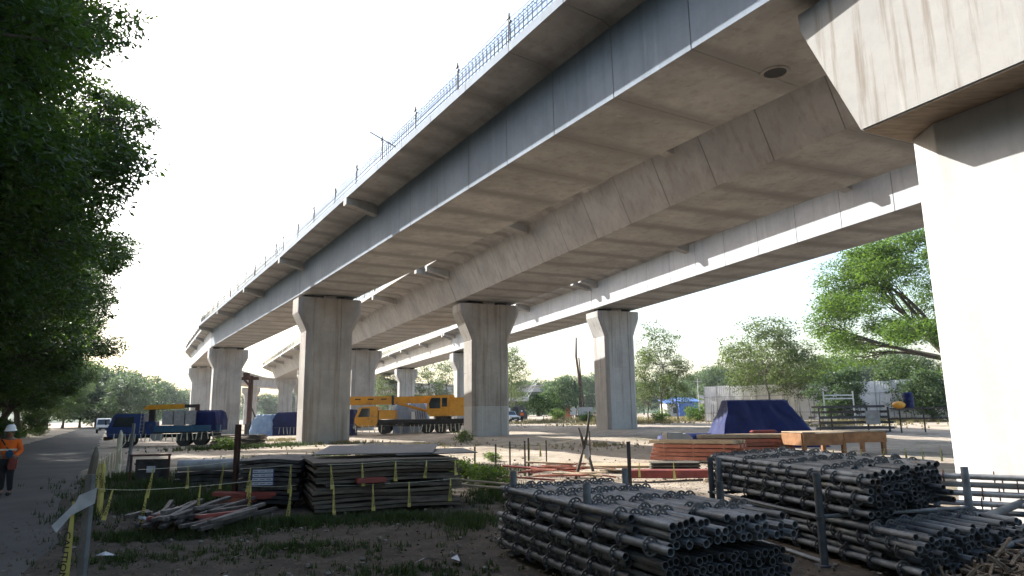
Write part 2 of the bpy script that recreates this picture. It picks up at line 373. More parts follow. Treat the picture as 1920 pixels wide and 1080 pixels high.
# ------------------------------------------------------------------ viaduct spans
def box_profile(hw, inc, cl, cr, d=0.):
    """box girder cross-section, d insets it"""
    w = hw + inc
    P = [(-hw, 0), (hw, 0), (w, 2.24), (w + .28, 2.38), (w + cr, 2.5), (w + cr, 2.8), (-w - cl, 2.8), (-w - cl, 2.5), (-w - .28, 2.38), (-w, 2.24)]
    if d:
        cx = (cr - cl) / 2; s = lambda v, e: v - math.copysign(d, v) * e
        P = [(s(x, 1), z + (d if z < 2.6 else -d)) for x, z in P]
    return P
SEG_CACHE = {}
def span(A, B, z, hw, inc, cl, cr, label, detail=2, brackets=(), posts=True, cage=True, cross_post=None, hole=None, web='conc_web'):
    A, B = Vector(A), Vector(B); d = B - A; L = d.length
    root = thing('viaduct_span', label, 'bridge span', (A.x, A.y, z), math.atan2(d.y, d.x) - math.pi / 2, 'viaduct spans')
    y0, y1 = .05, L - .05
    if detail >= 1:
        MB().prism(box_profile(hw, inc, cl, cr, .025), y0 + .01, y1 - .01).build('girder_core', M['conc_plain'], root)
        ns = max(1, round((y1 - y0) / 3.05)); sl = (y1 - y0) / ns
        key = (hw, inc, cl, cr, round(sl, 3), web)
        if key not in SEG_CACHE:
            h = sl / 2 - .006; e = .012
            P = box_profile(hw, inc, cl, cr); Q = box_profile(hw, inc, cl, cr, .018)
            rings = [[(x, y, zz) for x, zz in pr] for pr, y in ((Q, -h), (P, -h + e), (P, h - e), (Q, h))]
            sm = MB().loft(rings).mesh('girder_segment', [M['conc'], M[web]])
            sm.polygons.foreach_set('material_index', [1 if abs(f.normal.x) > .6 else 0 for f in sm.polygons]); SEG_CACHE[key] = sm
        for i in range(ns):
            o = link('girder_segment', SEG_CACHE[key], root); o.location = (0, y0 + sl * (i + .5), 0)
    else:
        MB().prism(box_profile(hw, inc, cl, cr), y0, y1).build('girder', M['conc_plain'], root)
    w = hw + inc; xe = -w - cl
    for t in brackets:                                         # ribs under the left cantilever
        m = MB(); y = min(max(t, .4), L - .4)
        m.prism([(-w + .02, 1.72), (-w + .02, 2.36), (-w - .28, 2.372), (xe - .05, 2.495), (xe - .05, 2.1), (xe + .25, 2.1)], y - .26, y + .26)
        m.build('bracket', M['conc_plain'], root, bevel=.012, seg=1)
    if cage:                                                   # starter bars for the parapet
        m = MB(); step = .27 if detail == 2 else .6; r = .012 if detail == 2 else .022
        yy = y0 + .1
        while yy < y1:
            hgt = 2.8 + .8 + random.uniform(-.03, .03); jx = random.uniform(-.01, .01)
            for a, b in (((xe + .09, yy, 2.75), (xe + .09 + jx, yy, hgt)), ((xe + .27, yy, 2.75), (xe + .27 + jx, yy, hgt - .03)), ((xe + .09 + jx, yy, hgt), (xe + .27 + jx, yy, hgt - .03))):
                m.tube(a, b, r, n=3, cap=False)
            yy += step
        for zz in ((2.98, 3.2, 3.4, 3.53) if detail == 2 else (3.15, 3.5)):
            for xx in (.075, .285): m.tube((xe + xx, y0, zz), (xe + xx, y1, zz), r, n=3, cap=False)
        tag(m.build('rebar_cage', M['rebar'], root), None, None, kind='stuff')
    if posts:
        yy = 1.5; tops = []
        while yy < L:
            hgt = 2.8 + 1.25 + random.uniform(-.08, .12); lean = random.uniform(-.05, .05)
            m = MB(); m.tube((xe + .18, yy, 2.75), (xe + .18 + lean, yy, hgt), .03, n=6)
            m.box((xe + .18 + lean, yy + .05, hgt - .14), (.09, .13, .09)); m.box((xe + .2 + lean, yy - .02, hgt - .3), (.08, .1, .07))
            if cross_post is not None and yy > cross_post: cross_post = None; m.tube((xe - .55, yy - .25, hgt - .02), (xe + 1.1, yy + .5, hgt - .22), .03, n=6)
            m.build('guard_post', M['darksteel'], root); tops.append((xe + .18 + lean, yy, hgt - .15))
            yy += random.uniform(3.7, 4.4)
        if len(tops) > 1:
            pts = []
            for a, b in zip(tops[:-1], tops[1:]):
                a, b = Vector(a), Vector(b)
                for k in range(4): q = a.lerp(b, k / 4); pts.append(q - Vector((0, 0, .12 * (1 - (2 * k / 4 - 1) ** 2))))
            pts.append(Vector(tops[-1])); MB().path(pts, .017, 4).build('guard_rope', M['darksteel'], root)
    if hole:
        hx_, hy_ = hole
        m = MB(); n = 24
        ring = lambda r, zz: [(hx_ + r * math.cos(2 * math.pi * k / n), hy_ + r * math.sin(2 * math.pi * k / n), zz) for k in range(n)]
        m.loft([ring(.40, -.006), ring(.37, -.03), ring(.30, -.03), ring(.29, -.008)], cap=False)
        h = m.build('drain_collar', M['conc_brown'], root, smooth=True)
        MB().loft([ring(.295, -.012), ring(.295, -.009)]).build('drain_opening', M['bearing'], root)  # dark disc painted in for the shade inside the hole
    return root

ZS = 11.0
P0 = (8.05, 14.35); PB = (-14.1, 51.6); P2a = (-37.0, 89.0); P3a = (-54.8, 121.6)
ROW1 = [P0, PB, P2a, P3a, (-70, 161), (-77, 203), (-74, 246), (-58, 286), (-28, 316), (12, 331), (56, 336)]
PC = (-2.2, 55.6); ROW2 = [(15.9, 16.6), PC, (-20.5, 93.3), (-38.5, 131), (-53.7, 163), (-62, 203), (-60, 246), (-46, 280), (-16, 302), (24, 314)]
PD = (8.9, 60.6); ROW3 = [(24.0, 19.6), PD, (-7.0, 100), (-20.6, 132.5), (-36, 172), (-44, 212), (-43, 250), (-30, 275), (12, 296)]
u0 = (Vector(P0) - Vector(PB)).normalized()
span(Vector(P0) + u0 * 40, P0, ZS, 2.12, .02, 1.55, .5, 'viaduct span running overhead out of the frame, beyond the white near pier', 1, posts=False)
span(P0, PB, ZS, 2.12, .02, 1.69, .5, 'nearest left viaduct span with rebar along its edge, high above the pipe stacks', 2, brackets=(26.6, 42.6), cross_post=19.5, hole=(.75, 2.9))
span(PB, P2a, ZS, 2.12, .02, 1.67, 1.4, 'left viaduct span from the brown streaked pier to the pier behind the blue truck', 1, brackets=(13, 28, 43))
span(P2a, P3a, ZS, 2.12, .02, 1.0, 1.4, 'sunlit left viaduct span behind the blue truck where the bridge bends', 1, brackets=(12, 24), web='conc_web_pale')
far1 = ['first', 'second', 'third', 'fourth', 'fifth', 'sixth', 'seventh']
for i in range(3, len(ROW1) - 1):
    span(ROW1[i], ROW1[i + 1], ZS, 2.12, .02, 1.0, 1.4, 'distant curving span of the left viaduct, %s beyond the bend' % far1[i - 3], 0, posts=False, cage=i < 6)
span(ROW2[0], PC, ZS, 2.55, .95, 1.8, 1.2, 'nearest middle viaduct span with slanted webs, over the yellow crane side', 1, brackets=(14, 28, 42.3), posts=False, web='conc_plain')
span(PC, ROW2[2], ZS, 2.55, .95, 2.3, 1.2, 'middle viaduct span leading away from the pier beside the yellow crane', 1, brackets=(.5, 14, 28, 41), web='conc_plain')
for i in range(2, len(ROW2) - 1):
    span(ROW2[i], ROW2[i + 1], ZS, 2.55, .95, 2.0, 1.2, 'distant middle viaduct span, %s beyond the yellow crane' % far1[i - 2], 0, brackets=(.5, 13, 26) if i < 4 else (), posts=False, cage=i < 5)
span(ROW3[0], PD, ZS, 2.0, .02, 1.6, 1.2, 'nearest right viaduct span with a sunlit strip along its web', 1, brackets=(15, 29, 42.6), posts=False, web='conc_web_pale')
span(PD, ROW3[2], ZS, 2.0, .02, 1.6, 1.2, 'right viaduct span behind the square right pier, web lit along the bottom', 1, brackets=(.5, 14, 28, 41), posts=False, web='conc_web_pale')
for i in range(2, len(ROW3) - 1):
    span(ROW3[i], ROW3[i + 1], ZS, 2.0, .02, 1.3, 1.2, 'distant right viaduct span, %s beyond the right pier' % far1[i - 2], 0, brackets=(.5, 13, 26) if i < 4 else (), posts=False, cage=i < 5)

# ------------------------------------------------------------------ piers
def pier_ring(hwx, hwy, z, ch=.28, rec=.05, rw=.75, d=0):
    hx_, hy_ = hwx - d, hwy - d; r = min(rw, hx_ - ch - .15)
    return [(-hx_ + ch, -hy_, z), (-r - .06, -hy_, z), (-r, -hy_ + rec, z), (r, -hy_ + rec, z), (r + .06, -hy_, z), (hx_ - ch, -hy_, z),
            (hx_, -hy_ + ch, z), (hx_, hy_ - ch, z), (hx_ - ch, hy_, z), (r + .06, hy_, z), (r, hy_ - rec, z), (-r, hy_ - rec, z), (-r - .06, hy_, z), (-hx_ + ch, hy_, z),
            (-hx_, hy_ - ch, z), (-hx_, -hy_ + ch, z)]
def pier(pos, direc, label, hw=1.72, hy=1.15, top=10.7, flare=.64, fh=2.5, vt=1.1, mats=None, lifts=3, detail=True):
    a = math.atan2(direc[1], direc[0]) - math.pi / 2
    g0 = gz(*pos) - .3
    root = thing('viaduct_pier', label, 'pier', (pos[0], pos[1], g0), a, 'viaduct piers')
    H = top - g0; zc = H - fh
    mats = mats or [M['conc_pier']] * (lifts + 1)
    if detail:
        for i in range(lifts):
            z0, z1 = zc * i / lifts, zc * (i + 1) / lifts; e = .03
            rr = [pier_ring(hw, hy, z0, d=.015 if i else 0), pier_ring(hw, hy, z0 + e), pier_ring(hw, hy, z1 - e), pier_ring(hw, hy, z1, d=.015)]
            MB().loft(rr).build('shaft_lift', mats[i], root)
    else:
        MB().loft([pier_ring(hw, hy, 0), pier_ring(hw, hy, zc)]).build('shaft', mats[0], root)
    rings = [pier_ring(hw, hy, zc, d=.015), pier_ring(hw, hy, zc + .03)]
    n = 8 if detail else 3
    for k in range(1, n + 1):
        t = k / n; w = hw + flare * (.82 * t + .18 * S01(t)); rings.append(pier_ring(w, hy + .04 * t, zc + .03 + (fh - vt - .03) * t))
    rings.append(pier_ring(hw + flare, hy + .04, H))
    MB().loft(rings).build('pier_head', mats[-1], root)
    if detail:
        MB().box((0, 0, H + .135), (1.0, 1.5, .27)).build('shear_key', mats[-1], root)
        for sx in (-1, 1):
            MB().box((sx * (hw - .25), 0, H + .14), (.75, .8, .28)).build('bearing', M['bearing'], root)
    return root
def dirs(row, i):
    a = Vector(row[max(i - 1, 0)]); b = Vector(row[min(i + 1, len(row) - 1)]); return (b - a).normalized()
br = M['conc_brown']; cp_ = M['conc_pier']
pier(PB, (-.5, .866), 'brown streaked concrete pier left of the yellow crane', mats=[br, br, br, br])
pier(P2a, (-.5, .866), 'grey concrete pier directly behind the blue truck')
pier(P3a, (-.49, .87), 'smaller grey pier above the blue truck, left of its neighbour', lifts=3)
pier(PC, (-.42, .907), 'stained pier with a paler base, right of the yellow crane', hw=1.58, flare=.95, fh=2.9, vt=.6, mats=[M['conc_fresh'], br, br, br])
pier(ROW2[2], (-.43, .9), 'pale pier standing behind the boom of the yellow crane', hw=1.6, flare=.9, fh=2.7, vt=.7)
pier(PD, (-.36, .933), 'square grey pier left of the thin roadside tree', hw=1.45, hy=1.3, flare=.6, fh=2.2, vt=.5)
pier(ROW3[3], (-.37, .93), 'pale pier seen above the yellow crane boom, before the trees', hw=1.45, flare=.6, lifts=2)
pier(ROW3[2], (-.36, .93), 'pier hidden mostly behind the stained pier by the crane', hw=1.45, flare=.6, lifts=2)
k = 0
for row, i0, rn in ((ROW1, 4, 'left'), (ROW2, 3, 'middle'), (ROW3, 4, 'right')):
    for i in range(i0, len(row) - 1):
        pier(row[i], dirs(row, i), 'distant pale pier under the curving viaduct, %s beyond the bend in the %s row' % (ORD[i - i0], rn), hw=1.6, flare=.8, detail=False, mats=[cp_, cp_])

# the near white pier: block cap flared along the deck, on a chamfered shaft
e = Vector((.43, -.903)); nn = Vector((-.903, -.43))
C0 = Vector((7.07, 13.01))                       # far left bottom corner of the cap
root = thing('viaduct_pier', 'big white sunlit pier at the right edge with a stained overhanging cap', 'pier', (C0.x, C0.y, 0), math.atan2(e.y, e.x), 'viaduct piers')
# local x runs along e (towards the camera), local y = left normal of e = (0.903,0.43) -> away from the lit face
CW = 3.7; CL = 5.2
prof = [(0, 7.5), (CL, 7.5), (CL + 1.23, 10.36), (CL + 1.25, 10.77), (-1.25, 10.77), (-1.23, 10.36)]
cap = MB().prism(prof, 0, CW).build('pier_cap', M['conc_cap'], root, bevel=.025, seg=2)
MB().box((CL / 2, CW / 2, 7.493), (CL - .06, CW - .06, .012)).build('cap_soffit', M['rough_soffit'], root)
s0, s1, o0, o1 = .13, CL - .13, .98, CW - .86
chx, chy = .70, .42
sh = [(s0 + chx, o0), (s1 - chx, o0), (s1, o0 + chy), (s1, o1 - chy), (s1 - chx, o1), (s0 + chx, o1), (s0, o1 - chy), (s0, o0 + chy)]
MB().prism(sh, -.4, 7.492, 'Z').build('shaft', M['conc_big'], root, bevel=.015, seg=1)
for bx in (.4, CL - .4):
    for by in (.7, CW - .7): MB().box((bx, by, 10.885), (.7, .7, .225)).build('bearing', M['bearing'], root)
# ------------------------------------------------------------------ trees
M['leaf_road'] = leaf_mat('leaf_road', (.065, .12, .025), (.014, .032, .010), (.13, .24, .02), .34)
def leaf_mesh(name, C, D, W, ln, wd, mat):
    """rhombic leaves: centres C, length axis D, width axis W (N,3 arrays)"""
    n = len(C); ln = ln[:, None]; wd = wd[:, None]
    N = np.cross(D, W)
    V = np.empty((n, 4, 3), np.float32)
    V[:, 0] = C - D * ln * .5; V[:, 1] = C + W * wd * .5 + N * wd * .18 - D * ln * .05; V[:, 2] = C + D * ln * .5 - N * ln * .08; V[:, 3] = C - W * wd * .5 + N * wd * .18 - D * ln * .05
    me = bpy.data.meshes.new(name); me.vertices.add(4 * n); me.loops.add(4 * n); me.polygons.add(n)
    me.vertices.foreach_set('co', V.reshape(-1)); me.loops.foreach_set('vertex_index', np.arange(4 * n, dtype=np.int32))
    me.polygons.foreach_set('loop_start', np.arange(0, 4 * n, 4, dtype=np.int32)); me.polygons.foreach_set('loop_total', np.full(n, 4, np.int32))
    me.materials.append(mat); me.update(calc_edges=True); return me
def unit(a): return a / np.maximum(np.linalg.norm(a, axis=1, keepdims=True), 1e-6)
def leaves_at(rng, tips, spread, per, size, flat=.55, droop=.5):
    """sprays of leaves around twig tips"""
    T = np.repeat(tips, per, axis=0); n = len(T)
    sp = np.repeat(rng.uniform(.6, 1.25, len(tips)) * spread, per)[:, None]
    off = np.clip(rng.normal(0, 1, (n, 3)), -1.7, 1.7); off[:, 2] *= flat; C = T + off * sp * .55
    D = unit(off * np.array([1, 1, .4]) + rng.normal(0, .7, (n, 3)) + np.array([0, 0, -droop]))
    W = unit(np.cross(D, rng.normal(0, .55, (n, 3)) + np.array([0, 0, 1.])))
    s = rng.uniform(.7, 1.3, n) * size
    return C, D, W, s, s * rng.uniform(.36, .5, n)
def skeleton(rng, H, trunk_h, blobs, r0, lean=(0, 0), limb_every=1):
    """trunk and limbs reaching into the crown's blobs; returns paths and twig tips"""
    paths = []; tips = []
    top = np.array([lean[0], lean[1], trunk_h])
    wob = rng.normal(0, .06 * r0 * 8, (5, 2))
    tp = []
    for k in range(6):
        t = k / 5; p = np.array([lean[0] * t ** 1.4, lean[1] * t ** 1.4, trunk_h * t]);
        if 0 < k < 5: p[:2] += wob[k]
        tp.append(p)
    rad = [r0 * (1.35 if k == 0 else 1 - .45 * k / 5) for k in range(6)]
    paths.append((tp, rad))
    for bi, (c, rr, nt) in enumerate(blobs):
        c = np.array(c, float); rr = np.array(rr, float)
        st = tp[-1] if c[2] > trunk_h * .9 else tp[max(2, min(5, int(5 * c[2] / max(trunk_h, .1) * .8)))]
        mid = (st + c) / 2 + rng.normal(0, .12, 3) * np.linalg.norm(c - st) + np.array([0, 0, .08 * np.linalg.norm(c - st)])
        rl = r0 * .38
        pts = [(1 - t) ** 2 * st + 2 * t * (1 - t) * mid + t * t * c for t in np.linspace(0, 1, 7)]
        if bi % limb_every == 0: paths.append((pts, [rl * (1 - .75 * t) for t in np.linspace(0, 1, 7)]))
        q = unit(rng.normal(0, 1, (nt, 3))) * (rng.uniform(.25, 1., nt) ** .5)[:, None] * rr + c
        tips.append(q)
        for j in (range(0, nt, max(1, nt // 9)) if bi % limb_every == 0 else ()):
            s2 = pts[rng.integers(3, 7)]; m2 = (s2 + q[j]) / 2 + rng.normal(0, .1, 3) * np.linalg.norm(q[j] - s2)
            pp = [(1 - t) ** 2 * s2 + 2 * t * (1 - t) * m2 + t * t * q[j] for t in np.linspace(0, 1, 4)]
            paths.append((pp, [rl * .35, rl * .25, rl * .16, rl * .07]))
    return paths, np.concatenate(tips)
def tree_parts(seed, H, trunk_h, blobs, r0, leaf, per, spread, size, bark='bark', lean=(0, 0), flat=.55, droop=.5, sides=6, limb_every=1):
    rng = np.random.default_rng(seed)
    paths, tips = skeleton(rng, H, trunk_h, blobs, r0, lean, limb_every)
    m = MB()
    for p, r in paths: m.path([Vector(x) for x in p], r, sides if r[0] > .06 else 4)
    tm = m.mesh('trunk', M[bark], smooth=True)
    cm = leaf_mesh('crown', *leaves_at(rng, tips, spread, per, size, flat, droop), M[leaf])
    return tm, cm
def put_tree(name, parts, loc, rz, sc, label, group=None):
    t = thing(name, label, 'tree', loc, rz, group); t.scale = (sc[0], sc[0], sc[1]) if hasattr(sc, '__len__') else (sc, sc, sc)
    link('trunk', parts[0], t); link('crown', parts[1], t); return t
def rand_blobs(rng, n, R0, z0, z1, rr, nt, TW=.78):
    out = []
    for k in range(n):
        z = z0 + (z1 - z0) * (k + .5) / n; q = (z - z0) / (z1 - z0)
        w = R0 * (math.sin(math.pi * min(1, .18 + q * TW)) ** .6); a = 2.4 * k + rng.uniform(-.4, .4); d = w * rng.uniform(.35, .85)
        r = rr * rng.uniform(.75, 1.2); out.append(((d * math.cos(a), d * math.sin(a), z), (r, r, r * .72), nt))
    return out
rng = np.random.default_rng(11)
bigA = tree_parts(1, 18, 9, rand_blobs(rng, 36, 9.6, 4.6, 18.0, 1.9, 52, .58), .36, 'leaf_dark', 44, .62, .22)
bigB = tree_parts(2, 17, 8, rand_blobs(rng, 34, 9.2, 4.0, 17.4, 1.9, 52, .58), .32, 'leaf_dark', 44, .62, .22, lean=(1.2, .6))
bigC = tree_parts(3, 18, 10, rand_blobs(rng, 32, 8.8, 5.4, 18.2, 1.8, 52, .58), .30, 'leaf_road', 44, .6, .21, lean=(-.6, 1.0))
V3 = [bigA, bigB, bigC]
row = [(-20, 10.5, 1.0, .95), (-11, 10.2, .95, .95), (-3, 9.6, .98, .95), (1, 7.9, .95, .93), (5, 8.2, 1.0, 1.0), (8.5, 7.4, 1.0, 1.06), (11, 10.5, 1.0, 1.0), (12, 7.2, 1.04, 1.12), (15.5, 7.4, 1.04, 1.14), (19, 7.6, 1.0, 1.05), (27, 7.2, 1.06, 1.06),
       (36, 7.0, 1.06, 1.15), (50, 7.0, 1.0, 1.0), (60, 7.6, 1, 1.0), (71, 8.4, 1, 1.0), (85, 8.8, 1.0, .92), (100, 9.5, 1.0, .86), (116, 10, 1.0, .82), (134, 10.5, 1.05, .8), (154, 11, 1.1, .78), (176, 12, 1.15, .76)]
desc = ['overhanging the road outside the left edge', 'nearest at the left edge, its boughs over the road', 'filling the top left corner', 'squeezed between the first boughs at the top left', 'leaning in over the road above the worker',  'behind the worker in orange', 'set back from the road behind the worker', 'between two trunks left of the worker', 'whose trunk rises behind the white helmet',
        'with a leaning trunk beyond the worker', 'rising left of the white van', 'over the road bend, above the white van', 'beyond the gap over the road', 'next beyond the van', 'seventh along the road past the worker', 'eighth along the road past the worker',
        'smaller with distance, above the blue truck cab', 'hazy, behind the blue truck cab', 'far along the tree row', 'farther along the tree row', 'last of the roadside row']
for i, (t, o, s, sz) in enumerate(row):
    q = ROAD0 + ROADU * t + ROADN * o
    put_tree('roadside_tree', V3[i % 3], (q.x, q.y, gz(q.x, q.y) - .15), i * 1.9, (s, sz), 'tall dark leafy roadside tree ' + desc[i], 'roadside trees on the left')
for i in range(5):                                             # unseen trees added past the camera, blocking sky light from behind
    q = ROAD0 + ROADU * (-31 - 10 * i) + ROADN * (10 + i % 2)
    put_tree('roadside_tree', V3[i % 3], (q.x, q.y, -.1), i * 1.7, (1, .95), 'roadside tree of the same row standing behind the viewpoint', 'roadside trees behind the viewpoint')
# second row behind closes the gaps under the crowns
for i in range(9):
    t = -4 + i * 12; q = ROAD0 + ROADU * t + ROADN * (17 + (i % 3))
    put_tree('background_tree', V3[(i + 1) % 3], (q.x, q.y, -.1), i * 2.3 + 1, (1.1, .92 + .03 * (i % 3)), 'dark tree of the second row behind the left roadside trees', 'second tree row at left')
# understorey shrubs along the road's left edge
def bush_parts(seed, w, h, leaf, tips, per, size):
    rng = np.random.default_rng(seed); bl = [((rng.uniform(-.35, .35) * w, rng.uniform(-.35, .35) * w, h * rng.uniform(.35, .65)), (w * .42, w * .42, h * .38), tips // 4) for _ in range(4)]
    return tree_parts(seed, h, h * .25, bl, .05, leaf, per, w * .16, size, sides=4)
bushA = bush_parts(21, 3.2, 3.2, 'leaf_dark', 140, 26, .22); bushB = bush_parts(22, 2.4, 1.9, 'leaf_mid', 110, 24, .18); bushC = bush_parts(23, 1.5, 1.0, 'leaf_bush', 70, 22, .12)
def put_bush(parts, x, y, s, label, group=None, rz=None, sz=None):
    b = thing('shrub', label, 'shrub', (x, y, gz(x, y) - .05), random.uniform(0, 6) if rz is None else rz, group); b.scale = (s, s, sz or s)
    link('stems', parts[0], b); link('foliage', parts[1], b); return b
for i in range(22):
    t = 4 + i * 4.6; q = ROAD0 + ROADU * t + ROADN * (8.0 + 1.4 * (i % 3) + random.uniform(-.4, .4))
    put_bush((bushA, bushB)[i % 2], q.x, q.y, random.uniform(.7, 1.0), 'dense dark shrub below the roadside trees at left', 'roadside shrubs at left')

# right-hand trees
rng = np.random.default_rng(31)
bl = []
for k in range(110):                                            # broad dome of separate sprays
    a = rng.uniform(0, 2 * math.pi); z = 4.8 + 15.5 * rng.uniform(0, 1) ** .8; d = 13.8 * math.sqrt(max(.04, 1 - ((z - 8.5) / 13.2) ** 2)) * math.sqrt(rng.uniform(.3, 1))
    bl.append(((d * math.cos(a), d * math.sin(a), z), (2.6, 2.6, 1.3), 30))
rain = tree_parts(41, 21, 6.5, bl, .75, 'leaf_mid', 36, 1.15, .32, lean=(.8, .4), flat=.5, limb_every=5)
put_tree('rain_tree', rain, (48.5, 76, .6), .4, 1.0, 'big spreading tree with dark arching limbs behind the white fence')
rng = np.random.default_rng(33)
thin = tree_parts(42, 12, 6.5, rand_blobs(rng, 13, 3.4, 3.2, 11.3, 1.5, 26), .12, 'leaf_pale', 15, .7, .26, 'bark_pale', lean=(.5, 0))
open_ = tree_parts(43, 11, 5, rand_blobs(rng, 15, 4.6, 4.0, 10.4, 1.8, 32), .13, 'leaf_pale', 15, .8, .30, 'bark_pale', lean=(-.4, .3))
wide = tree_parts(44, 9, 4, rand_blobs(rng, 12, 4.6, 2.5, 8.4, 2.0, 40), .16, 'leaf_far', 16, .9, .42)
round_ = tree_parts(45, 8, 3, rand_blobs(rng, 11, 4.0, 1.6, 7.6, 2.0, 40), .16, 'leaf_far', 16, .9, .45)
def T(parts, px, y, s, label, name='tree', g=None, rz=0, sz=None):
    x = (px - 960) / 1285 * y
    return put_tree(name, parts, (x, y, gz(x, y) - .1), rz, (s, sz or s), label, g)
T(thin, 1232, 84, 1.02, 'thin airy tree just right of the square grey pier', 'young_tree')
T(thin, 1208, 87, .8, 'second slim trunk in the clump right of the square grey pier', 'young_tree', rz=2)
T(thin, 1262, 85, .72, 'short leaning sapling at the right of the thin tree clump', 'young_tree', rz=4)
T(open_, 1437, 72, 1.0, 'open pale green tree behind the blue tarpaulin mound', 'young_tree')
T(open_, 1400, 80, .85, 'paler companion tree left of the open green tree', 'young_tree', rz=2.2)
T(open_, 1490, 74, .78, 'pale tree crown overlapping the left end of the white fence', 'young_tree', rz=4)
T(round_, 1565, 66, .62, 'bushy olive tree leaning over the white fence', 'bushy_tree', rz=1)
T(round_, 1690, 70, .78, 'bright green bushy tree under the big spreading tree', 'bushy_tree', rz=3)
T(round_, 1730, 64, .58, 'small green tree beside the white pier above the fence', 'bushy_tree', rz=5)
T(thin, 800, 150, 1.25, 'feathery tree above the boom of the yellow crane', 'tree', rz=1)
T(thin, 840, 146, 1.15, 'dark feathery tree right above the crane operator cab', 'tree', rz=3)
T(open_, 728, 150, 1.0, 'low spreading tree left of the pale pier behind the crane', 'tree', rz=2)
T(thin, 955, 120, 1.15, 'conical dark tree just right of the stained pier', 'tree', rz=5)
T(thin, 945, 135, 1.2, 'second dark tree peeping out right of the stained pier', 'tree', rz=0)
T(round_, 1048, 150, 1.1, 'yellowish bushy tree left of the drilling mast', 'bushy_tree', rz=2)
far = []
for i, (px, y, s) in enumerate([(975, 330, 2.0), (1005, 300, 1.7), (1028, 340, 2.0), (1062, 310, 1.9), (1098, 280, 1.9), (1120, 320, 2.2), (1310, 250, 1.9), (1335, 230, 1.7), (1362, 270, 2.2),
                                 (1395, 240, 1.9), (1290, 280, 1.9), (1425, 260, 2.1), (1470, 250, 2.0), (1520, 240, 2.1), (1560, 230, 2.2), (1600, 240, 2.1), (1640, 230, 2.1), (1690, 220, 2.2),
                                 (95, 190, 1.9), (128, 175, 1.8), (160, 200, 2.0), (190, 185, 1.9), (214, 205, 2.0), (245, 165, 1.35), (262, 190, 1.6), (280, 220, 1.7), (300, 250, 1.8), (318, 280, 1.8), (335, 310, 1.8), (350, 350, 1.8), (228, 200, 1.9), (372, 380, 1.9), (395, 420, 2.0),
                                 (660, 360, 2.0), (700, 380, 2.0), (735, 350, 2.0), (775, 370, 2.0), (820, 360, 2.1), (860, 380, 2.0), (905, 370, 2.0), (945, 380, 2.1), (470, 420, 2), (510, 430, 2), (550, 420, 2), (600, 430, 2), (1160, 330, 2), (1200, 340, 2), (1245, 320, 2.1)]):
    T((round_, wide)[i % 2], px, y, s, 'distant soft green %s tree in the horizon belt, %s' % (('rounded', 'spreading')[i % 2], 'beyond the blue truck' if px < 420 else 'behind the far pier rows' if px < 640 else 'behind the yellow crane' if px < 950 else 'around the drilling mast' if px < 1130 else 'right of the square pier' if px < 1300 else 'behind the sheds' if px < 1440 else 'behind the white fence'), 'distant_tree', 'distant trees along the horizon', rz=i * 1.3)
# wooded rise far off
hv = []; hn = 60
for k in range(hn + 1):
    x = -900 + 1800 * k / hn; h = 14 + 7 * math.sin(k * .55) + 5 * math.sin(k * 1.37 + 1) + random.uniform(-1.5, 1.5)
    hv += [(x, 560, -1), (x, 600, h), (x, 720, h + 3), (x, 800, -1)]
hf = [(a * 4 + j, a * 4 + 4 + j, a * 4 + 5 + j, a * 4 + 1 + j) for a in range(hn) for j in range(3)]
me = bpy.data.meshes.new('hills'); me.from_pydata(hv, [], hf); me.materials.append(pmat('wooded_rise', (.07, .10, .05), (.035, .06, .025), .12, .95, bmp=1, bscale=.5))
tag(link('hills', me), None, None, kind='structure')
# small shrubs in the yard
for px, py_y, s, p, lab in ((1015, 118, 1.5, bushA, 'rounded green bush beside the parked white car'), (1040, 122, 1.2, bushB, 'low bush right of the rounded green bush by the white car'),
                            (1095, 90, .8, bushB, 'weedy tuft at the foot of the square grey pier, left side'), (1300, 90, 1.3, bushB, 'low dry bush right of the thin tree clump'),
                            (1335, 95, 1.3, bushB, 'dry scrub before the blue roofed sheds'), (1230, 80, .9, bushB, 'scrub around the roots of the thin tree clump')):
    x = (px - 960) / 1285 * py_y; put_bush(p, x, py_y, s, lab)
for x, y, s, lab in ((-1.35, 20.3, .8, 'leafy weed at the right end of the plywood stack'), (-1.9, 22.6, .8, 'green weed clump behind the plywood stack'), (-.55, 18.6, .8, 'bright weed left of the front pipe stack'),
                     (-.9, 30, .5, 'weeds growing in front of the stained pier'), (-3.4, 47, .9, 'weed clump at the foot of the stained pier'), (-18.4, 45, .9, 'weed tuft beside the low board pile')):
    put_bush(bushC, x, y, s, lab)
# ------------------------------------------------------------------ scaffold standards in racks
def rosette_mesh(mat):
    m = MB(); n = 16; t = .006
    def ringpair(r0, r1):
        q = lambda r, x: [(x, r * math.cos(2 * math.pi * k / n), r * math.sin(2 * math.pi * k / n)) for k in range(n)]
        m.loft([q(r0, -t), q(r1, -t), q(r1, t), q(r0, t), q(r0, -t)], cap=False)
    ringpair(.078, .098); ringpair(.046, .058)
    for k in range(8):
        a = 2 * math.pi * k / 8; c, s = math.cos(a), math.sin(a)
        m.beam((0, .055 * c, .055 * s), (0, .08 * c, .08 * s), .018, .010, up=(1, 0, 0))
    return m.mesh('rosette', mat)
ROS = rosette_mesh(M['rosette']); ROSR = rosette_mesh(M['rosette_rust'])
PIPES = {}
def pipe_mesh(L, mat='pipe', r=.043):
    k = (round(L, 2), mat, r)
    if k not in PIPES:
        m = MB().tube((0, 0, 0), (L, 0, 0), r, n=12, hollow=.86)
        m.tube((.22, 0, r * .6), (.22, 0, r * 1.01), .009, n=6)
        PIPES[k] = m.mesh('scaffold_standard', M[mat], smooth=True)
    return PIPES[k]
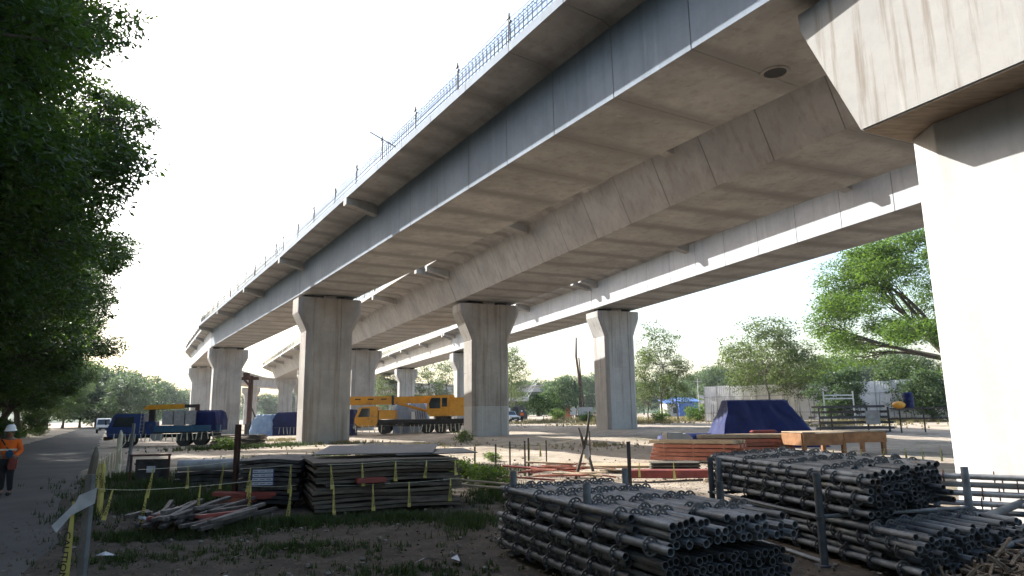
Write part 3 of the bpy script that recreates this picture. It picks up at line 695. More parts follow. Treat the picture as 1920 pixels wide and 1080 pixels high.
def standard(pos, ang, L, label, group, tilt=0, mat='pipe', ros=ROS, r=.043, first=None, step=.5, roll=0):
    o = link('scaffold_standard', pipe_mesh(L, mat, r)); tag(o, label, 'scaffold pipe', group)
    o.location = pos; o.rotation_euler = (0, tilt, ang)
    x = first if first is not None else random.uniform(.12, .3)
    while x < L - .1:
        c = link('rosette', ros, o); c.location = (x, 0, 0); c.rotation_euler = (random.uniform(0, .7), 0, 0); x += step
    return o
def stack(origin, e, width, layers, L, label_top, label_side, group, pitch=.104, jit=.12, shift=0.):
    """front column and top row are single standards, the pipes behind them one mass"""
    e = Vector(e).normalized(); c = Vector((-e.y, e.x)); ang = math.atan2(e.y, e.x)
    nw = int(width / pitch); inner = MB()
    for li, (z, top) in enumerate(layers):
        for k in range(nw):
            off = k * pitch + (pitch / 2 if li % 2 else 0) + random.uniform(-.012, .012)
            sh = random.uniform(-jit, jit) * .6 + (random.choice((0, .2, -.2)) if random.random() < .1 else 0) + shift * k / nw
            p = Vector((origin[0], origin[1])) + c * off + e * sh
            zz = z + random.uniform(-.008, .008)
            if k == 0 or top:
                LL = L if random.random() < .8 else L - .5
                standard((p.x, p.y, zz), ang + random.uniform(-.008, .008), LL, (label_top + ', %s from the left' % ORD[k]) if top else (label_side + ', %s layer up' % ORD[li]), group, tilt=random.uniform(-.006, .006), first=(.18, .42, .26, .55, .34)[(k * 2 + li) % 5] + random.uniform(-.03, .03), step=.5 if k == 0 and not top else 1.)
            else:
                a = Vector((p.x, p.y, zz)); b = a + Vector((e.x, e.y, 0)) * L
                inner.tube(a, b, .043, n=8, hollow=.86)
                for q in range(6):
                    if random.random() < .22:
                        w = a.lerp(b, (.3 + q * .5) / L); inner.tube(w - Vector((e.x, e.y, 0)) * .005, w + Vector((e.x, e.y, 0)) * .005, .085, n=8)
    s = inner.build('stacked_pipes', M['pipe'])
    return tag(s, None, None, kind='stuff')
e1 = (.40, -.917); e2 = (.22, -.975)
A1 = (-.25, 10.75)
stack(A1, e1, 1.85, [(.14, 0), (.235, 0), (.33, 0), (.425, 0), (.52, 0)], 4.0, '', 'galvanised scaffold standard in the front face of the nearest rack, lower bundle', 'standards in the nearest rack, lower', jit=.1)
stack((A1[0] + .06, A1[1] - .05), e1, 1.85, [(.70, 0), (.795, 0), (.90, 1)], 4.0, 'galvanised scaffold standard lying on top of the nearest rack', 'galvanised scaffold standard in the front face of the nearest rack, upper bundle', 'standards in the nearest rack, upper', jit=.12)
A2 = (3.55, 12.75)
stack((A2[0] + .15, A2[1] - .55), e2, 2.3, [(.14, 0), (.235, 0), (.33, 0), (.425, 0), (.52, 1)], 4.0, 'scaffold standard on the lower bundle of the farther rack', 'scaffold standard in the face of the farther rack, lower bundle', 'standards in the farther rack, lower', jit=.14, shift=-.6)
stack(A2, e2, 2.3, [(.70, 0), (.80, 0), (.895, 0), (.99, 0), (1.085, 0), (1.18, 1)], 4.0, 'scaffold standard lying on top of the farther, taller rack', 'scaffold standard in the face of the farther rack, upper bundle', 'standards in the farther rack, upper', jit=.14, shift=-1.3)
def rack(posts, rails, label, h):
    p0 = posts[0]; root = thing('pipe_rack', label, 'rack', (p0[0], p0[1], 0))
    for x, y, hh in posts:
        m = MB().tube((x - p0[0], y - p0[1], -.05), (x - p0[0], y - p0[1], hh), .05, n=10, hollow=.84)
        m.box((x - p0[0], y - p0[1], .02), (.2, .2, .02)); m.tube((x - p0[0], y - p0[1], .60), (x - p0[0], y - p0[1], .63), .075, n=10)
        m.build('post', M['pipe'], root, smooth=True)
    for a, b in rails:
        MB().tube((a[0] - p0[0], a[1] - p0[1], a[2]), (b[0] - p0[0], b[1] - p0[1], b[2]), .026, n=8).build('rail', M['pipe'], root, smooth=True)
    return root
rack([(-.02, 10.55, 1.16), (.86, 8.52, 1.16), (1.75, 11.25, 1.12), (2.65, 9.2, 1.1)], [((-.02, 10.55, .615), (.86, 8.52, .615)), ((-.02, 10.55, .06), (.86, 8.52, .06)), ((1.75, 11.25, .615), (2.65, 9.2, .615)),
     ((-.02, 10.55, .62), (1.75, 11.25, .62)), ((.86, 8.52, .62), (2.65, 9.2, .62))], 'welded pipe rack holding the nearest stack of scaffold standards', 1.1)
rack([(3.98, 9.35, 1.17), (3.42, 12.35, 1.2), (3.52, 12.2, 1.2), (6.35, 10.0, 1.17), (5.9, 12.9, 1.2)], [((3.98, 9.35, .615), (3.42, 12.35, .615)), ((3.98, 9.35, .06), (3.42, 12.35, .06)), ((3.98, 9.35, .62), (6.35, 10.0, .62)), ((3.52, 12.2, .62), (5.9, 12.9, .62))],
     'welded pipe rack holding the farther, taller stack of standards', 1.2)
# sunlit standards before the white pier
ang3 = math.atan2(-1.15, 1.5)
for i, (z, dx) in enumerate(((.93, 0), (.80, .12), (.67, .05), (.53, -.1))):
    standard((6.15 + dx, 11.9, z), ang3, 3.0, ('topmost', 'second', 'third', 'lowest')[i] + ' of the sunlit pale standards with rusty rosettes before the white pier', 'sunlit standards by the white pier', mat='pipe_lit', ros=ROSR if i < 3 else ROS, first=(.9, .75, .35, .45)[i], step=1.0 if i else 1.25)
    standard((6.3 + dx, 12.0, z - .02), ang3, 3.0, 'sunlit pale standard hidden behind the front ones at the white pier', 'sunlit standards by the white pier, behind', mat='pipe_lit', ros=ROSR, first=.5, step=1.0)
r3 = thing('bearer_frame', 'pipe frame propping the sunlit standards at the right edge', 'rack', (8.0, 10.25, 0))
MB().tube((0, 0, 0), (0, 0, 1.06), .05, n=10, hollow=.85).build('post', M['pipe'], r3, smooth=True)
MB().tube((-1.3, 1.1, 0), (-1.3, 1.1, 1.0), .05, n=10, hollow=.85).build('post', M['pipe'], r3, smooth=True)
for z in (.42,): MB().tube((-1.5, 1.27, z), (.2, -.17, z), .04, n=8).build('rail', M['pipe'], r3, smooth=True)
tag(MB().box((6.85, 11.0, .22), (1.1, .7, .3), Matrix.Rotation(ang3, 3, 'Z')).build('concrete_block', M['conc_fresh'], bevel=.02), 'pale concrete block on the ground below the sunlit standards', 'block')
for i, (y, z, a) in enumerate(((9.45, .42, .62), (9.1, .33, .5), (8.95, .28, .48), (8.8, .23, .46), (8.66, .19, .5), (8.55, .28, .42))):
    o = link('loose_pipe', pipe_mesh(2.4, 'pipe', .04 if i else .055)); o.location = (5.75 + .12 * i, y, z); o.rotation_euler = (0, -.06 - .02 * (i % 2), a)
    tag(o, 'loose grey pipe lying on the rusty scrap heap, bottom right corner', 'pipe', 'pipes on the scrap heap')
m = MB(); rs = random.Random(5)                                   # ledger heads, clips and offcuts
for k in range(620):
    x = rs.uniform(4.75, 7.3); y = rs.uniform(7.3, 9.0); h = max(.04, .34 - .35 * abs(x - 6.3) / 1.6) * rs.uniform(.1, 1)
    d = Vector((rs.uniform(-1, 1), rs.uniform(-1, 1), rs.uniform(-.4, .5))).normalized(); L = rs.uniform(.06, .38); p = Vector((x, y, h + .02))
    if rs.random() < .55: m.beam(p, p + d * L, rs.uniform(.02, .05), rs.uniform(.006, .03))
    else: m.tube(p, p + d * L * .6, rs.uniform(.014, .026), n=6, hollow=.8)
tag(m.build('scrap_heap', pmat('scrap', (.26, .21, .15), (.09, .055, .035), 14, .75, .2)), None, None, kind='stuff')

# ------------------------------------------------------------------ caution tape
def text_mesh(body, size, mat):
    cu = bpy.data.curves.new('lettering', 'FONT'); cu.body = body; cu.size = size; cu.align_x = 'CENTER'; cu.align_y = 'CENTER'; cu.resolution_u = 2; cu.offset = .0025
    o = bpy.data.objects.new('lettering_tmp', cu); COL.objects.link(o)
    dg = bpy.context.evaluated_depsgraph_get(); me = bpy.data.meshes.new_from_object(o.evaluated_get(dg)); bpy.data.objects.remove(o)
    me.materials.clear(); me.materials.append(mat); return me
CAU = text_mesh('CAUTION', .115, M['ink'])
def strip_mesh(L, w0, w1, mat, seed):
    rs = random.Random(seed); m = MB(); n = 7; vs = []
    for k in range(n + 1):
        t = k / n; w = w0 + (w1 - w0) * t; tw = .35 * math.sin(2.2 * t + seed); yy = .02 * math.sin(3 * t + seed)
        vs += [(-w / 2 * math.cos(tw), yy - w / 2 * math.sin(tw) * .4, -L * t), (w / 2 * math.cos(tw), yy + w / 2 * math.sin(tw) * .4, -L * t)]
    m.add(vs, [(2 * k, 2 * k + 1, 2 * k + 3, 2 * k + 2) for k in range(n)])
    return m.mesh('tape_strip', mat)
STR = [strip_mesh(1., .02, .085, M['tape'], i) for i in range(4)]; STRW = [strip_mesh(1., .05, .08, M['tape_white'], i + 9) for i in range(4)]
def tape_line(pts, strips, label, face=0., faded=False, letters=True, rope=True, wid=1.):
    p0 = Vector(pts[0]); root = thing('caution_tape', label, 'tape', p0, 0, 'caution tape lines')
    Q = [Vector(p) - p0 for p in pts]
    if rope:
        path = []
        for a, b in zip(Q[:-1], Q[1:]):
            for k in range(6): t = k / 6; q = a.lerp(b, t); q.z -= .05 * (a - b).length * .25 * (1 - (2 * t - 1) ** 2); path.append(q)
        path.append(Q[-1]); MB().path(path, .004, 4).build('rope', M['tape_white'], root)
    tot = sum((b - a).length for a, b in zip(Q[:-1], Q[1:]))
    for i, st in enumerate(strips):
        t, L = st[0], st[1]; d = t * tot
        for a, b in zip(Q[:-1], Q[1:]):
            s = (b - a).length
            if d <= s + 1e-6: q = a.lerp(b, d / s); break
            d -= s
        o = link('tape_strip', (STRW if faded else STR)[i % 4], root); o.location = q
        o.rotation_euler = (0, st[2] if len(st) > 2 else random.uniform(-.12, .12), face + random.uniform(-.25, .25)); o.scale = (wid, 1, L)
        if letters:
            c = link('lettering', CAU, o); c.rotation_euler = (math.pi / 2, math.pi / 2, 0); c.location = (0, -.035, -.58); c.scale = (.62 / .62, .62, 1)
            c.scale = (1.0, .62, 1)
    return root
def post(x, y, h, label, mat='darksteel', w=.05, name='stake', lean=(0, 0), z0=None, section='box'):
    z = gz(x, y) if z0 is None else z0
    m = MB()
    if section == 'I':
        m.box((0, -w / 2, h / 2), (w, .008, h + .2)); m.box((0, w / 2, h / 2), (w, .008, h + .2)); m.box((0, 0, h / 2), (.008, w, h + .2))
    elif section == 'C':
        m.box((0, 0, h / 2), (w, .008, h + .2)); m.box((-w / 2, w * .25, h / 2), (.008, w * .5, h + .2)); m.box((w / 2, w * .25, h / 2), (.008, w * .5, h + .2))
    elif section == 'log':
        m.path([(0, 0, -.1), (.01, 0, h * .3), (-.02, .01, h * .6), (.02, 0, h * .88), (.0, 0, h)], [w * .55, w * .5, w * .48, w * .4, w * .12], 8)
    else:
        m.box((0, 0, h / 2), (w, w, h + .2))
    o = m.build(name, M[mat]); o.location = (x, y, z); o.rotation_euler = (lean[0], lean[1], random.uniform(-.4, .4)); tag(o, label, 'post'); return o

# ------------------------------------------------------------------ sheet stacks on the left
def sheet_stack(corner, ang, W, D, zs, th, mat, label, group, name='plywood_sheet', jit=.05):
    me_c = {}
    for i, z in enumerate(zs):
        w = W + random.choice((0, 0, -.12, .08)); key = (w, th)
        if key not in me_c:
            m = MB(); nx_ = 8; vs = []
            for kz in (0, 1):
                for j in range(3):
                    for k in range(nx_ + 1):
                        x = w * k / nx_; y = D * j / 2; sag = -.018 * math.sin(math.pi * k / nx_ * 2.1 + i) + .012 * math.sin(5 * k / nx_ + j)
                        vs.append((x, y, sag + kz * th))
            N1 = nx_ + 1; f = []
            for j in range(2):
                for k in range(nx_): a = j * N1 + k; f += [(a, a + N1, a + N1 + 1, a + 1), (3 * N1 + a, 3 * N1 + a + 1, 3 * N1 + a + N1 + 1, 3 * N1 + a + N1)]
            for k in range(nx_): f += [(k, k + 1, 3 * N1 + k + 1, 3 * N1 + k), (2 * N1 + k, 5 * N1 + k, 5 * N1 + k + 1, 2 * N1 + k + 1)]
            for j in range(2): f += [(j * N1, 3 * N1 + j * N1, 3 * N1 + (j + 1) * N1, (j + 1) * N1), (j * N1 + nx_, (j + 1) * N1 + nx_, 3 * N1 + (j + 1) * N1 + nx_, 3 * N1 + j * N1 + nx_)]
            m.add(vs, f); me_c[key] = m.mesh(name, M[mat])
        o = link(name, me_c[key]); o.location = (corner[0] + random.uniform(-jit, jit), corner[1] + random.uniform(-jit, jit), z); o.rotation_euler = (0, 0, ang + random.uniform(-.015, .015))
        tag(o, label + ', %s from below' % ORD[i], 'plywood', group)
PA = R(22)
PC0 = (-4.15, 14.7)
sheet_stack(PC0, PA, 3.15, 2.7, [.05 + .085 * i for i in range(6)], .062, 'ply', 'weathered plywood panel in the lower tier of the wide stack', 'lower tier of plywood panels', jit=.06)
sheet_stack((PC0[0] + .02, PC0[1] + .05), PA, 3.15, 2.7, [.62 + .075 * i for i in range(6)], .056, 'ply', 'weathered plywood panel in the upper tier of the wide stack', 'upper tier of plywood panels', jit=.07)
for k, (dx, dy) in enumerate(((.3, .2), (1.5, .2), (2.8, .2), (.3, 2.3), (2.8, 2.3))):
    q = Matrix.Rotation(PA, 2) @ Vector((dx, dy)); tag(MB().box((0, 0, .035), (.12, .5, .07), Matrix.Rotation(PA, 3, 'Z')).build('spacer_block', M['timber_dark']), 'timber spacer between the two plywood tiers', 'timber block', 'spacers in the plywood stack').location = (PC0[0] + q.x, PC0[1] + q.y, .552)
o = MB().box((0, 0, 0), (2.75, 1.75, .022)).build('film_faced_sheet', M['ply_dark'], bevel=.004); o.location = (-3.3, 17.1, 1.2); o.rotation_euler = (.07, .0, PA - .35); tag(o, 'black film faced plywood sheet lying askew on top of the wide stack', 'plywood')
o = MB().box((0, 0, 0), (1.9, 1.4, .022)).build('film_faced_sheet', M['ply_dark'], bevel=.004); o.location = (-2.0, 17.0, 1.135); o.rotation_euler = (.03, .0, PA - .05); tag(o, 'second black sheet at the right on top of the wide plywood stack', 'plywood')
sheet_stack((-6.15, 15.7), R(8), 1.25, 2.2, [.1 + .1 * i for i in range(10)], .07, 'timber_dark', 'dark wet form panel in the stack behind the notice board', 'dark form panels', 'form_panel', jit=.05)
nb = thing('notice_board', 'blue and white notice hung on the dark panel stack', 'notice', (-5.52, 15.5, .53), R(8))
MB().box((0, 0, .18), (.47, .012, .36)).build('board', M['ink_blue'], nb)
for i in range(4):
    MB().box((0, -.008, .315 - .088 * i), (.43, .004, .066)).build('paper_strip', M['paper'], nb)
    for j in range(3): MB().box((-.15 + .14 * j + .015 * (i % 2), -.011, .315 - .088 * i), (.10, .002, .012)).build('print_line', M['ink_blue'], nb)
# rolled sheets and pipe left of it
o = MB().tube((0, 0, 0), (1.75, .35, 0), .17, n=18, hollow=.9).build('rolled_sheet', M['grey_panel'], smooth=True); o.location = (-10.1, 21.2, .62); tag(o, 'pale blue grey rolled sheet lying on the far panel pile', 'roll')
sheet_stack((-10.1, 21.0), R(10), 1.8, 1.2, [.05 + .1 * i for i in range(4)], .08, 'timber_dark', 'dark board in the low pile under the rolled sheet', 'boards under the rolled sheet', 'form_panel')
sheet_stack((-22.6, 52.2), R(-4), 3.7, 1.2, [.05 + .12 * i for i in range(6)], .09, 'ply', 'old board in the low pile at the foot of the grey pier', 'boards by the grey pier', 'plywood_sheet', jit=.12)
for k in range(16):
    o = MB().box((0, 0, 0), (.10, .07, .05)).build('stone', M['paper' if k % 2 else 'wall_grey'], bevel=.015); o.location = (-9.2 + random.uniform(-.5, .6), 22.1 + random.uniform(-.3, .3), .66 + random.uniform(0, .1)); o.rotation_euler = (random.random(), random.random(), random.random())
    tag(o, 'small pale rubble lump on the pile behind the rolled sheet', 'rubble', 'rubble lumps on the far pile')
# dark timbers fanned on the ground and red channels
rs = random.Random(8)
tb = [MB().box((0, 0, 0), (L, .09, .06)).mesh('timber', M['timber_dark'], bevel=.006, seg=1) for L in (1.3, 1.7, 2.1)]; tr_ = MB().box((0, 0, 0), (1.4, .09, .06)).mesh('timber', M['redsteel'], bevel=.006, seg=1)
for k in range(34):
    o = link('timber', tr_ if k % 9 == 4 else tb[k % 3]); row_ = k % 17; lay = k // 17
    x = -7.1 + 2.0 * row_ / 16 + rs.uniform(-.06, .06); y = 13.4 + rs.uniform(-.25, .25) + .3 * math.sin(row_ * .7)
    o.location = (x, y, .12 + .085 * lay + rs.uniform(0, .06) + .1 * math.exp(-((row_ - 8) / 5) ** 2)); o.rotation_euler = (rs.uniform(-.15, .15), rs.uniform(-.08, .08), R(118) - .055 * row_ + rs.uniform(-.16, .16))
    tag(o, ('dark red timber lying among the fanned dark ones beside the road' if k % 9 == 4 else 'dark wet timber in the fanned pile beside the road'), 'timber', 'fanned red timbers' if k % 9 == 4 else 'fanned dark timbers')
for k in range(7):
    o = MB().box((0, 0, 0), (.07, .05, .05)).build('offcut', M['paper']); o.location = (-6.4 + rs.uniform(-.5, .6), 12.75 + rs.uniform(-.15, .3), .22 + rs.uniform(0, .06)); o.rotation_euler = (rs.random(), rs.random(), rs.random()); tag(o, 'pale square offcut on the fanned dark timbers', 'offcut', 'pale offcuts')
m = MB(); m.box((0, 0, 0), (1.15, .10, .012)); m.box((0, .045, .035), (1.15, .010, .07)); m.box((0, -.045, .035), (1.15, .010, .07)); rc = m.mesh('steel_channel', M['redsteel'])
for k in range(9):
    o = link('steel_channel', rc); o.location = (-6.05 + .04 * k, 14.9 + .13 * (k % 5), .16 + .09 * (k // 3) + rs.uniform(0, .03)); o.rotation_euler = (rs.uniform(-.1, .1), rs.uniform(-.05, .1), R(-52 + 6 * (k % 3)) if k < 6 else R(2)); tag(o, 'short red painted steel channel in the heap beside the dark panel stack', 'steel channel', 'red channels')
o = MB().box((0, 0, 0), (1.5, .16, .09)).build('concrete_strip', M['wall_grey'], bevel=.01); o.location = (-5.75, 13.55, .12); o.rotation_euler = (.1, .05, R(-58)); tag(o, 'mossy grey plank sloping down at the right of the fanned timbers', 'plank')
o = MB().box((0, 0, 0), (.62, .30, .2)).build('red_box', M['redsteel'], bevel=.02); o.location = (-3.05, 15.0, .665); o.rotation_euler = (0, 0, PA); tag(o, 'dark red steel box wedged between the plywood tiers', 'box'); o.scale = (1, 1, .5)
# stakes and posts
post(-6.55, 16.6, 1.75, 'tall rusty steel stake with a wrapped wire between the stacks', 'rustpost', .10, 'steel_stake', section='I')
post(-5.0, 8.3, 1.27, 'blue grey steel channel post with a torn white sheet, bottom left', 'pipe', .10, 'steel_post', section='C')
post(-9.4, 15.6, 1.42, 'leaning weathered wooden post beside the road', 'bark_pale', .17, 'wooden_post', (0, .10), section='log')
post(-8.75, 15.0, 1.15, 'post wrapped in green and yellow tape beside the road', 'tape', .11, 'wrapped_post', section='log')
post(-14.75, 26.9, 1.75, 'dark steel post at the corner of the taped yard, before the blue truck', 'pipe', .09, 'steel_post', (0, .06))
post(-15.3, 27.2, 1.6, 'post bundled with faded tape, left of the blue truck wheel', 'tape_white', .2, 'taped_post', section='log')
fr = thing('rusty_frame', 'low rusty angle frame standing in the grass at left', 'frame', (-12.3, 22.6, 0), R(8))
for x in (0, 1.15): MB().box((x, 0, .42), (.06, .06, .95)).build('leg', M['rustpost'], fr)
MB().box((.575, 0, .86), (1.25, .07, .06)).build('top_bar', M['rustpost'], fr); MB().box((.6, .12, .38), (1.0, .03, .7)).build('panel', M['timber_dark'], fr); MB().box((.62, -.02, .42), (.26, .006, .2)).build('label_sheet', M['paper'], fr)
ts = MB().add([(0, 0, 0), (.26, -.02, .10), (.22, .02, -.12), (-.05, .01, -.1), (-.36, .0, -.42), (-.30, .03, -.52), (-.1, .02, -.28)], [(0, 1, 2, 3), (3, 2, 6), (3, 6, 5, 4)]).build('torn_sheet', M['paper']); ts.scale = (.8, .8, .8); ts.location = (-5.03, 8.2, 1.15); tag(ts, 'torn white plastic sheet tied to the near steel post', 'plastic sheet')
so = ts.modifiers.new('thickness', 'SOLIDIFY'); so.thickness = .003
tape_line([(-5.10, 8.22, 1.08), (-5.08, 8.2, 1.08)], [(0, 1.02, .04)], 'yellow caution tape hanging down the near steel post', faded=False, rope=False, wid=1.5)
tape_line([(-8.75, 14.85, 1.1), (-8.7, 14.8, 1.1)], [(0, .75, .1), (1, .6, -.25)], 'loose yellow tape ends on the tape wrapped post', rope=False, wid=1.4)
tape_line([(-9.3, 15.5, 1.15), (-12.2, 21.2, 1.0), (-14.9, 26.9, 1.15)], [(.06 + .06 * i, .55 + .1 * (i % 3)) for i in range(15)], 'faded caution tape strung along the road edge between the posts', face=R(-30), faded=True, letters=False)
tape_line([(-8.0, 15.0, .95), (-6.6, 16.5, 1.0)], [(.15, .62, .15), (.5, .5), (.9, .6)], 'caution tape strung from the wrapped post to the rusty stake', face=0)
tape_line([(-7.6, 12.85, .78), (-6.95, 13.1, .72), (-5.1, 14.1, .78)], [(.1, .55, .2), (.3, .72), (.62, .68), (.95, .75)], 'caution tape strung low across the fanned timbers', face=.2)
tape_line([(-5.95, 15.3, .92), (-4.85, 15.45, .98)], [(.2, .52, .1), (.95, .6)], 'caution tape across the upper edge of the dark panel stack', face=.1)
tape_line([(-5.6, 14.75, .6), (-4.5, 14.55, .62)], [(.05, .6, .05), (.92, .66, .08)], 'caution tape across the lower edge of the dark panel stack', face=.1)
ca, sa = math.cos(PA), math.sin(PA)
fx = lambda s, z: (PC0[0] + ca * s + .1 * sa, PC0[1] + sa * s - .13, z)
tape_line([fx(.25, 1.02), fx(1.6, 1.04), fx(3.1, 1.02)], [(.02, .5), (.25, .48), (.5, .42), (.74, .38), (.97, .34)], 'caution tape across the upper plywood tier', face=PA)
tape_line([fx(.3, .60), fx(1.6, .58), fx(3.1, .62)], [(.03, .6, -.05), (.32, .55), (.6, .52), (.93, .48)], 'caution tape across the lower plywood tier', face=PA)
# ------------------------------------------------------------------ timber stacks and loose wood in the sun
def timber_pack(corner, ang, L, W, n_l, n_w, th, label, group, mat='timber_red', gapz=.03, seed=1, top=None):
    rs = random.Random(seed); z0 = gz(*corner)
    w = W / n_w
    meshes = [MB().box((L / 2, 0, 0), (L, w - .012, th)).mesh('beam', M[mat], bevel=.006, seg=1), MB().box((L / 2 - .1, 0, 0), (L - .25, w - .012, th)).mesh('beam', M[mat], bevel=.006, seg=1)]
    tm = MB().box((L / 2, 0, 0), (L, w - .012, th)).mesh('beam', M[top], bevel=.006, seg=1) if top else None
    c = Vector((-math.sin(ang), math.cos(ang)))
    for l in range(n_l):
        for k in range(n_w):
            o = link('timber_beam', tm if (tm and l == n_l - 1) else rs.choice(meshes))
            p = Vector(corner) + c * (w * (k + .5)) + Vector((math.cos(ang), math.sin(ang))) * rs.uniform(-.12, .12)
            o.location = (p.x, p.y, z0 + .1 + th / 2 + l * (th + gapz)); o.rotation_euler = (0, rs.uniform(-.004, .004), ang + rs.uniform(-.006, .006))
            tag(o, label + (', top layer' if l == n_l - 1 else ', lower layers'), 'timber', group + (' top' if l == n_l - 1 else ''))
        for s in (.15, .5, .85):
            p = Vector(corner) + Vector((math.cos(ang), math.sin(ang))) * L * s + c * (W / 2)
            o = MB().box((0, 0, 0), (.05, W, gapz * .96)).build('spacer_batten', M['timber_pale']); o.location = (p.x, p.y, z0 + .1 + th + gapz / 2 + l * (th + gapz)) if l < n_l - 1 else (p.x, p.y, z0 + .1 - gapz / 2); o.rotation_euler = (0, 0, ang)
            tag(o, 'thin pale batten between layers, ' + label, 'batten', 'battens ' + group)
timber_pack((5.55, 28.4), R(-33), 3.4, 1.1, 5, 6, .13, 'red beam in the near sunlit stack of formwork beams', 'near red beams', seed=2, top='timber_pale')
timber_pack((8.75, 33.2), R(-14), 4.2, 1.2, 4, 6, .16, 'red beam in the far sunlit stack before the tarpaulin', 'far red beams', seed=3, top='timber_pale')
o = MB().box((0, 0, 0), (1.2, .5, .16)).build('cloth_heap', M['redsteel'], bevel=.06); o.location = (11.7, 32.9, gz(11.7, 32.9) + .95); o.scale = (1, .8, .8); tag(o, 'rusty red bundle on the end of the far red beam stack', 'bundle')
rs = random.Random(12)
for k in range(26):
    L = rs.uniform(.7, 2.2); mt = rs.choice(('timber_red', 'timber_red', 'timber_pale', 'timber_pale', 'redsteel'))
    o = MB().box((0, 0, 0), (L, rs.uniform(.06, .14), .05)).build('loose_timber', M[mt], bevel=.004, seg=1)
    o.location = (rs.uniform(.1, 2.6), rs.uniform(20.5, 24.5), .08 + rs.uniform(0, .38) * (1 if k % 2 else .5)); o.rotation_euler = (rs.uniform(-.1, .1), rs.uniform(-.14, .14), rs.uniform(-.9, .5))
    tag(o, {'timber_red': 'red', 'timber_pale': 'pale', 'redsteel': 'dark red'}[mt] + ' loose timber in the scattered heap behind the nearest rack', 'timber', 'scattered timbers ' + mt)
for i, (x, y, w, d, z, a) in enumerate(((4.1, 24.6, 2.6, 1.5, .16, -.25), (3.9, 24.5, 2.5, 1.4, .20, -.2), (5.0, 22.1, 1.5, .7, .42, -.12), (5.0, 22.1, 1.5, .7, .34, -.12), (5.0, 22.15, 1.5, .7, .26, -.1))):
    o = MB().box((0, 0, 0), (w, d, .05)).build('pale_board', M['timber_pale' if i < 2 else 'ply'], bevel=.006); o.location = (x, y, z); o.rotation_euler = (0, 0, a); tag(o, ('broad pale board lying in the sun behind the racks' if i < 2 else 'short grey board in the little stack behind the racks'), 'board', 'pale boards' if i < 2 else 'short grey boards')
o = MB().box((0, 0, 0), (2.6, .55, .22)).build('red_form', M['redsteel'], bevel=.01); o.location = (4.5, 20.9, .2); o.rotation_euler = (0, 0, -.12); tag(o, 'red steel form lying flat behind the racks', 'steel form')
for k in range(14):
    o = MB().ball((0, 0, 0), rs.uniform(.05, .12), 7, 5, (1, .8, .7)).build('rubble', M['wall_grey' if k % 2 else 'timber_pale']); o.location = (rs.uniform(5.2, 6.6), rs.uniform(19.5, 21.5), .06); o.rotation_euler = (rs.random(), rs.random(), 0); tag(o, 'pale rubble lump near the red steel form', 'rubble', 'rubble near the red form')
tape_line([(3.6, 20.4, .55), (5.0, 20.3, .6), (6.4, 20.4, .55)], [(.0, .4), (.35, .5), (.7, .5), (.98, .45)], 'yellow tape strung over the red steel form', letters=False)
# forked stakes and thin stakes
fk = thing('forked_stake', 'dark forked branch stakes tied with a grey rag behind the nearest rack', 'stake', (2.15, 21.8, 0))
for a, b in (((-.28, 0, 0), (.02, .02, 1.05)), ((.32, .05, 0), (.02, .02, 1.05)), ((.0, .02, .9), (-.14, .05, 1.55)), ((.02, .02, .9), (.22, .0, 2.05))):
    a, b = Vector(a), Vector(b); MB().path([a, a.lerp(b, .5) + Vector((.02, 0, .02)), b], [.05, .045, .022], 6).build('branch', M['bark'], fk)
MB().add([(0, 0, 1.05), (.14, -.03, 1.0), (.2, -.02, .72), (.1, -.05, .55), (.02, -.02, .75)], [(0, 1, 2, 3, 4)]).build('rag', M['wall_grey'], fk)
st = [(-1.25, 22.2, .9), (-.6, 22.6, .95), (-.15, 23.2, 1.0), (.35, 23.6, 1.0), (.47, 23.4, 1.1), (1.2, 26.5, .9), (2.9, 27.0, 1.2), (3.15, 19.4, 1.1)]
nm = ['leftmost', 'second', 'third', 'fourth', 'fifth', 'sixth', 'seventh', 'thick last']
for i, (x, y, h) in enumerate(st): post(x, y, h, nm[i] + ' thin stake from the plywood stack along the tape fence behind the racks', 'bark' if i != 7 else 'darksteel', .05 if i != 7 else .1)
tape_line([(-1.25, 22.2, .88), (-.15, 23.2, .95), (.47, 23.4, 1.05), (1.2, 26.5, .85), (2.9, 27.0, 1.1)], [(.33, .8), (.58, .45), (.98, .8)], 'caution tape on the thin stakes behind the plywood stack', letters=False)
for i, (a, b) in enumerate((((-1.5, 16.8, .5), (-.1, 16.2, .42)), ((-1.5, 16.5, .42), (-.2, 15.9, .36)))):
    tag(MB().tube(a, b, .028, n=6).build('bamboo_pole', M['timber_pale']), ('upper' if i == 0 else 'lower') + ' of two thin poles between plywood stack and nearest rack', 'pole')
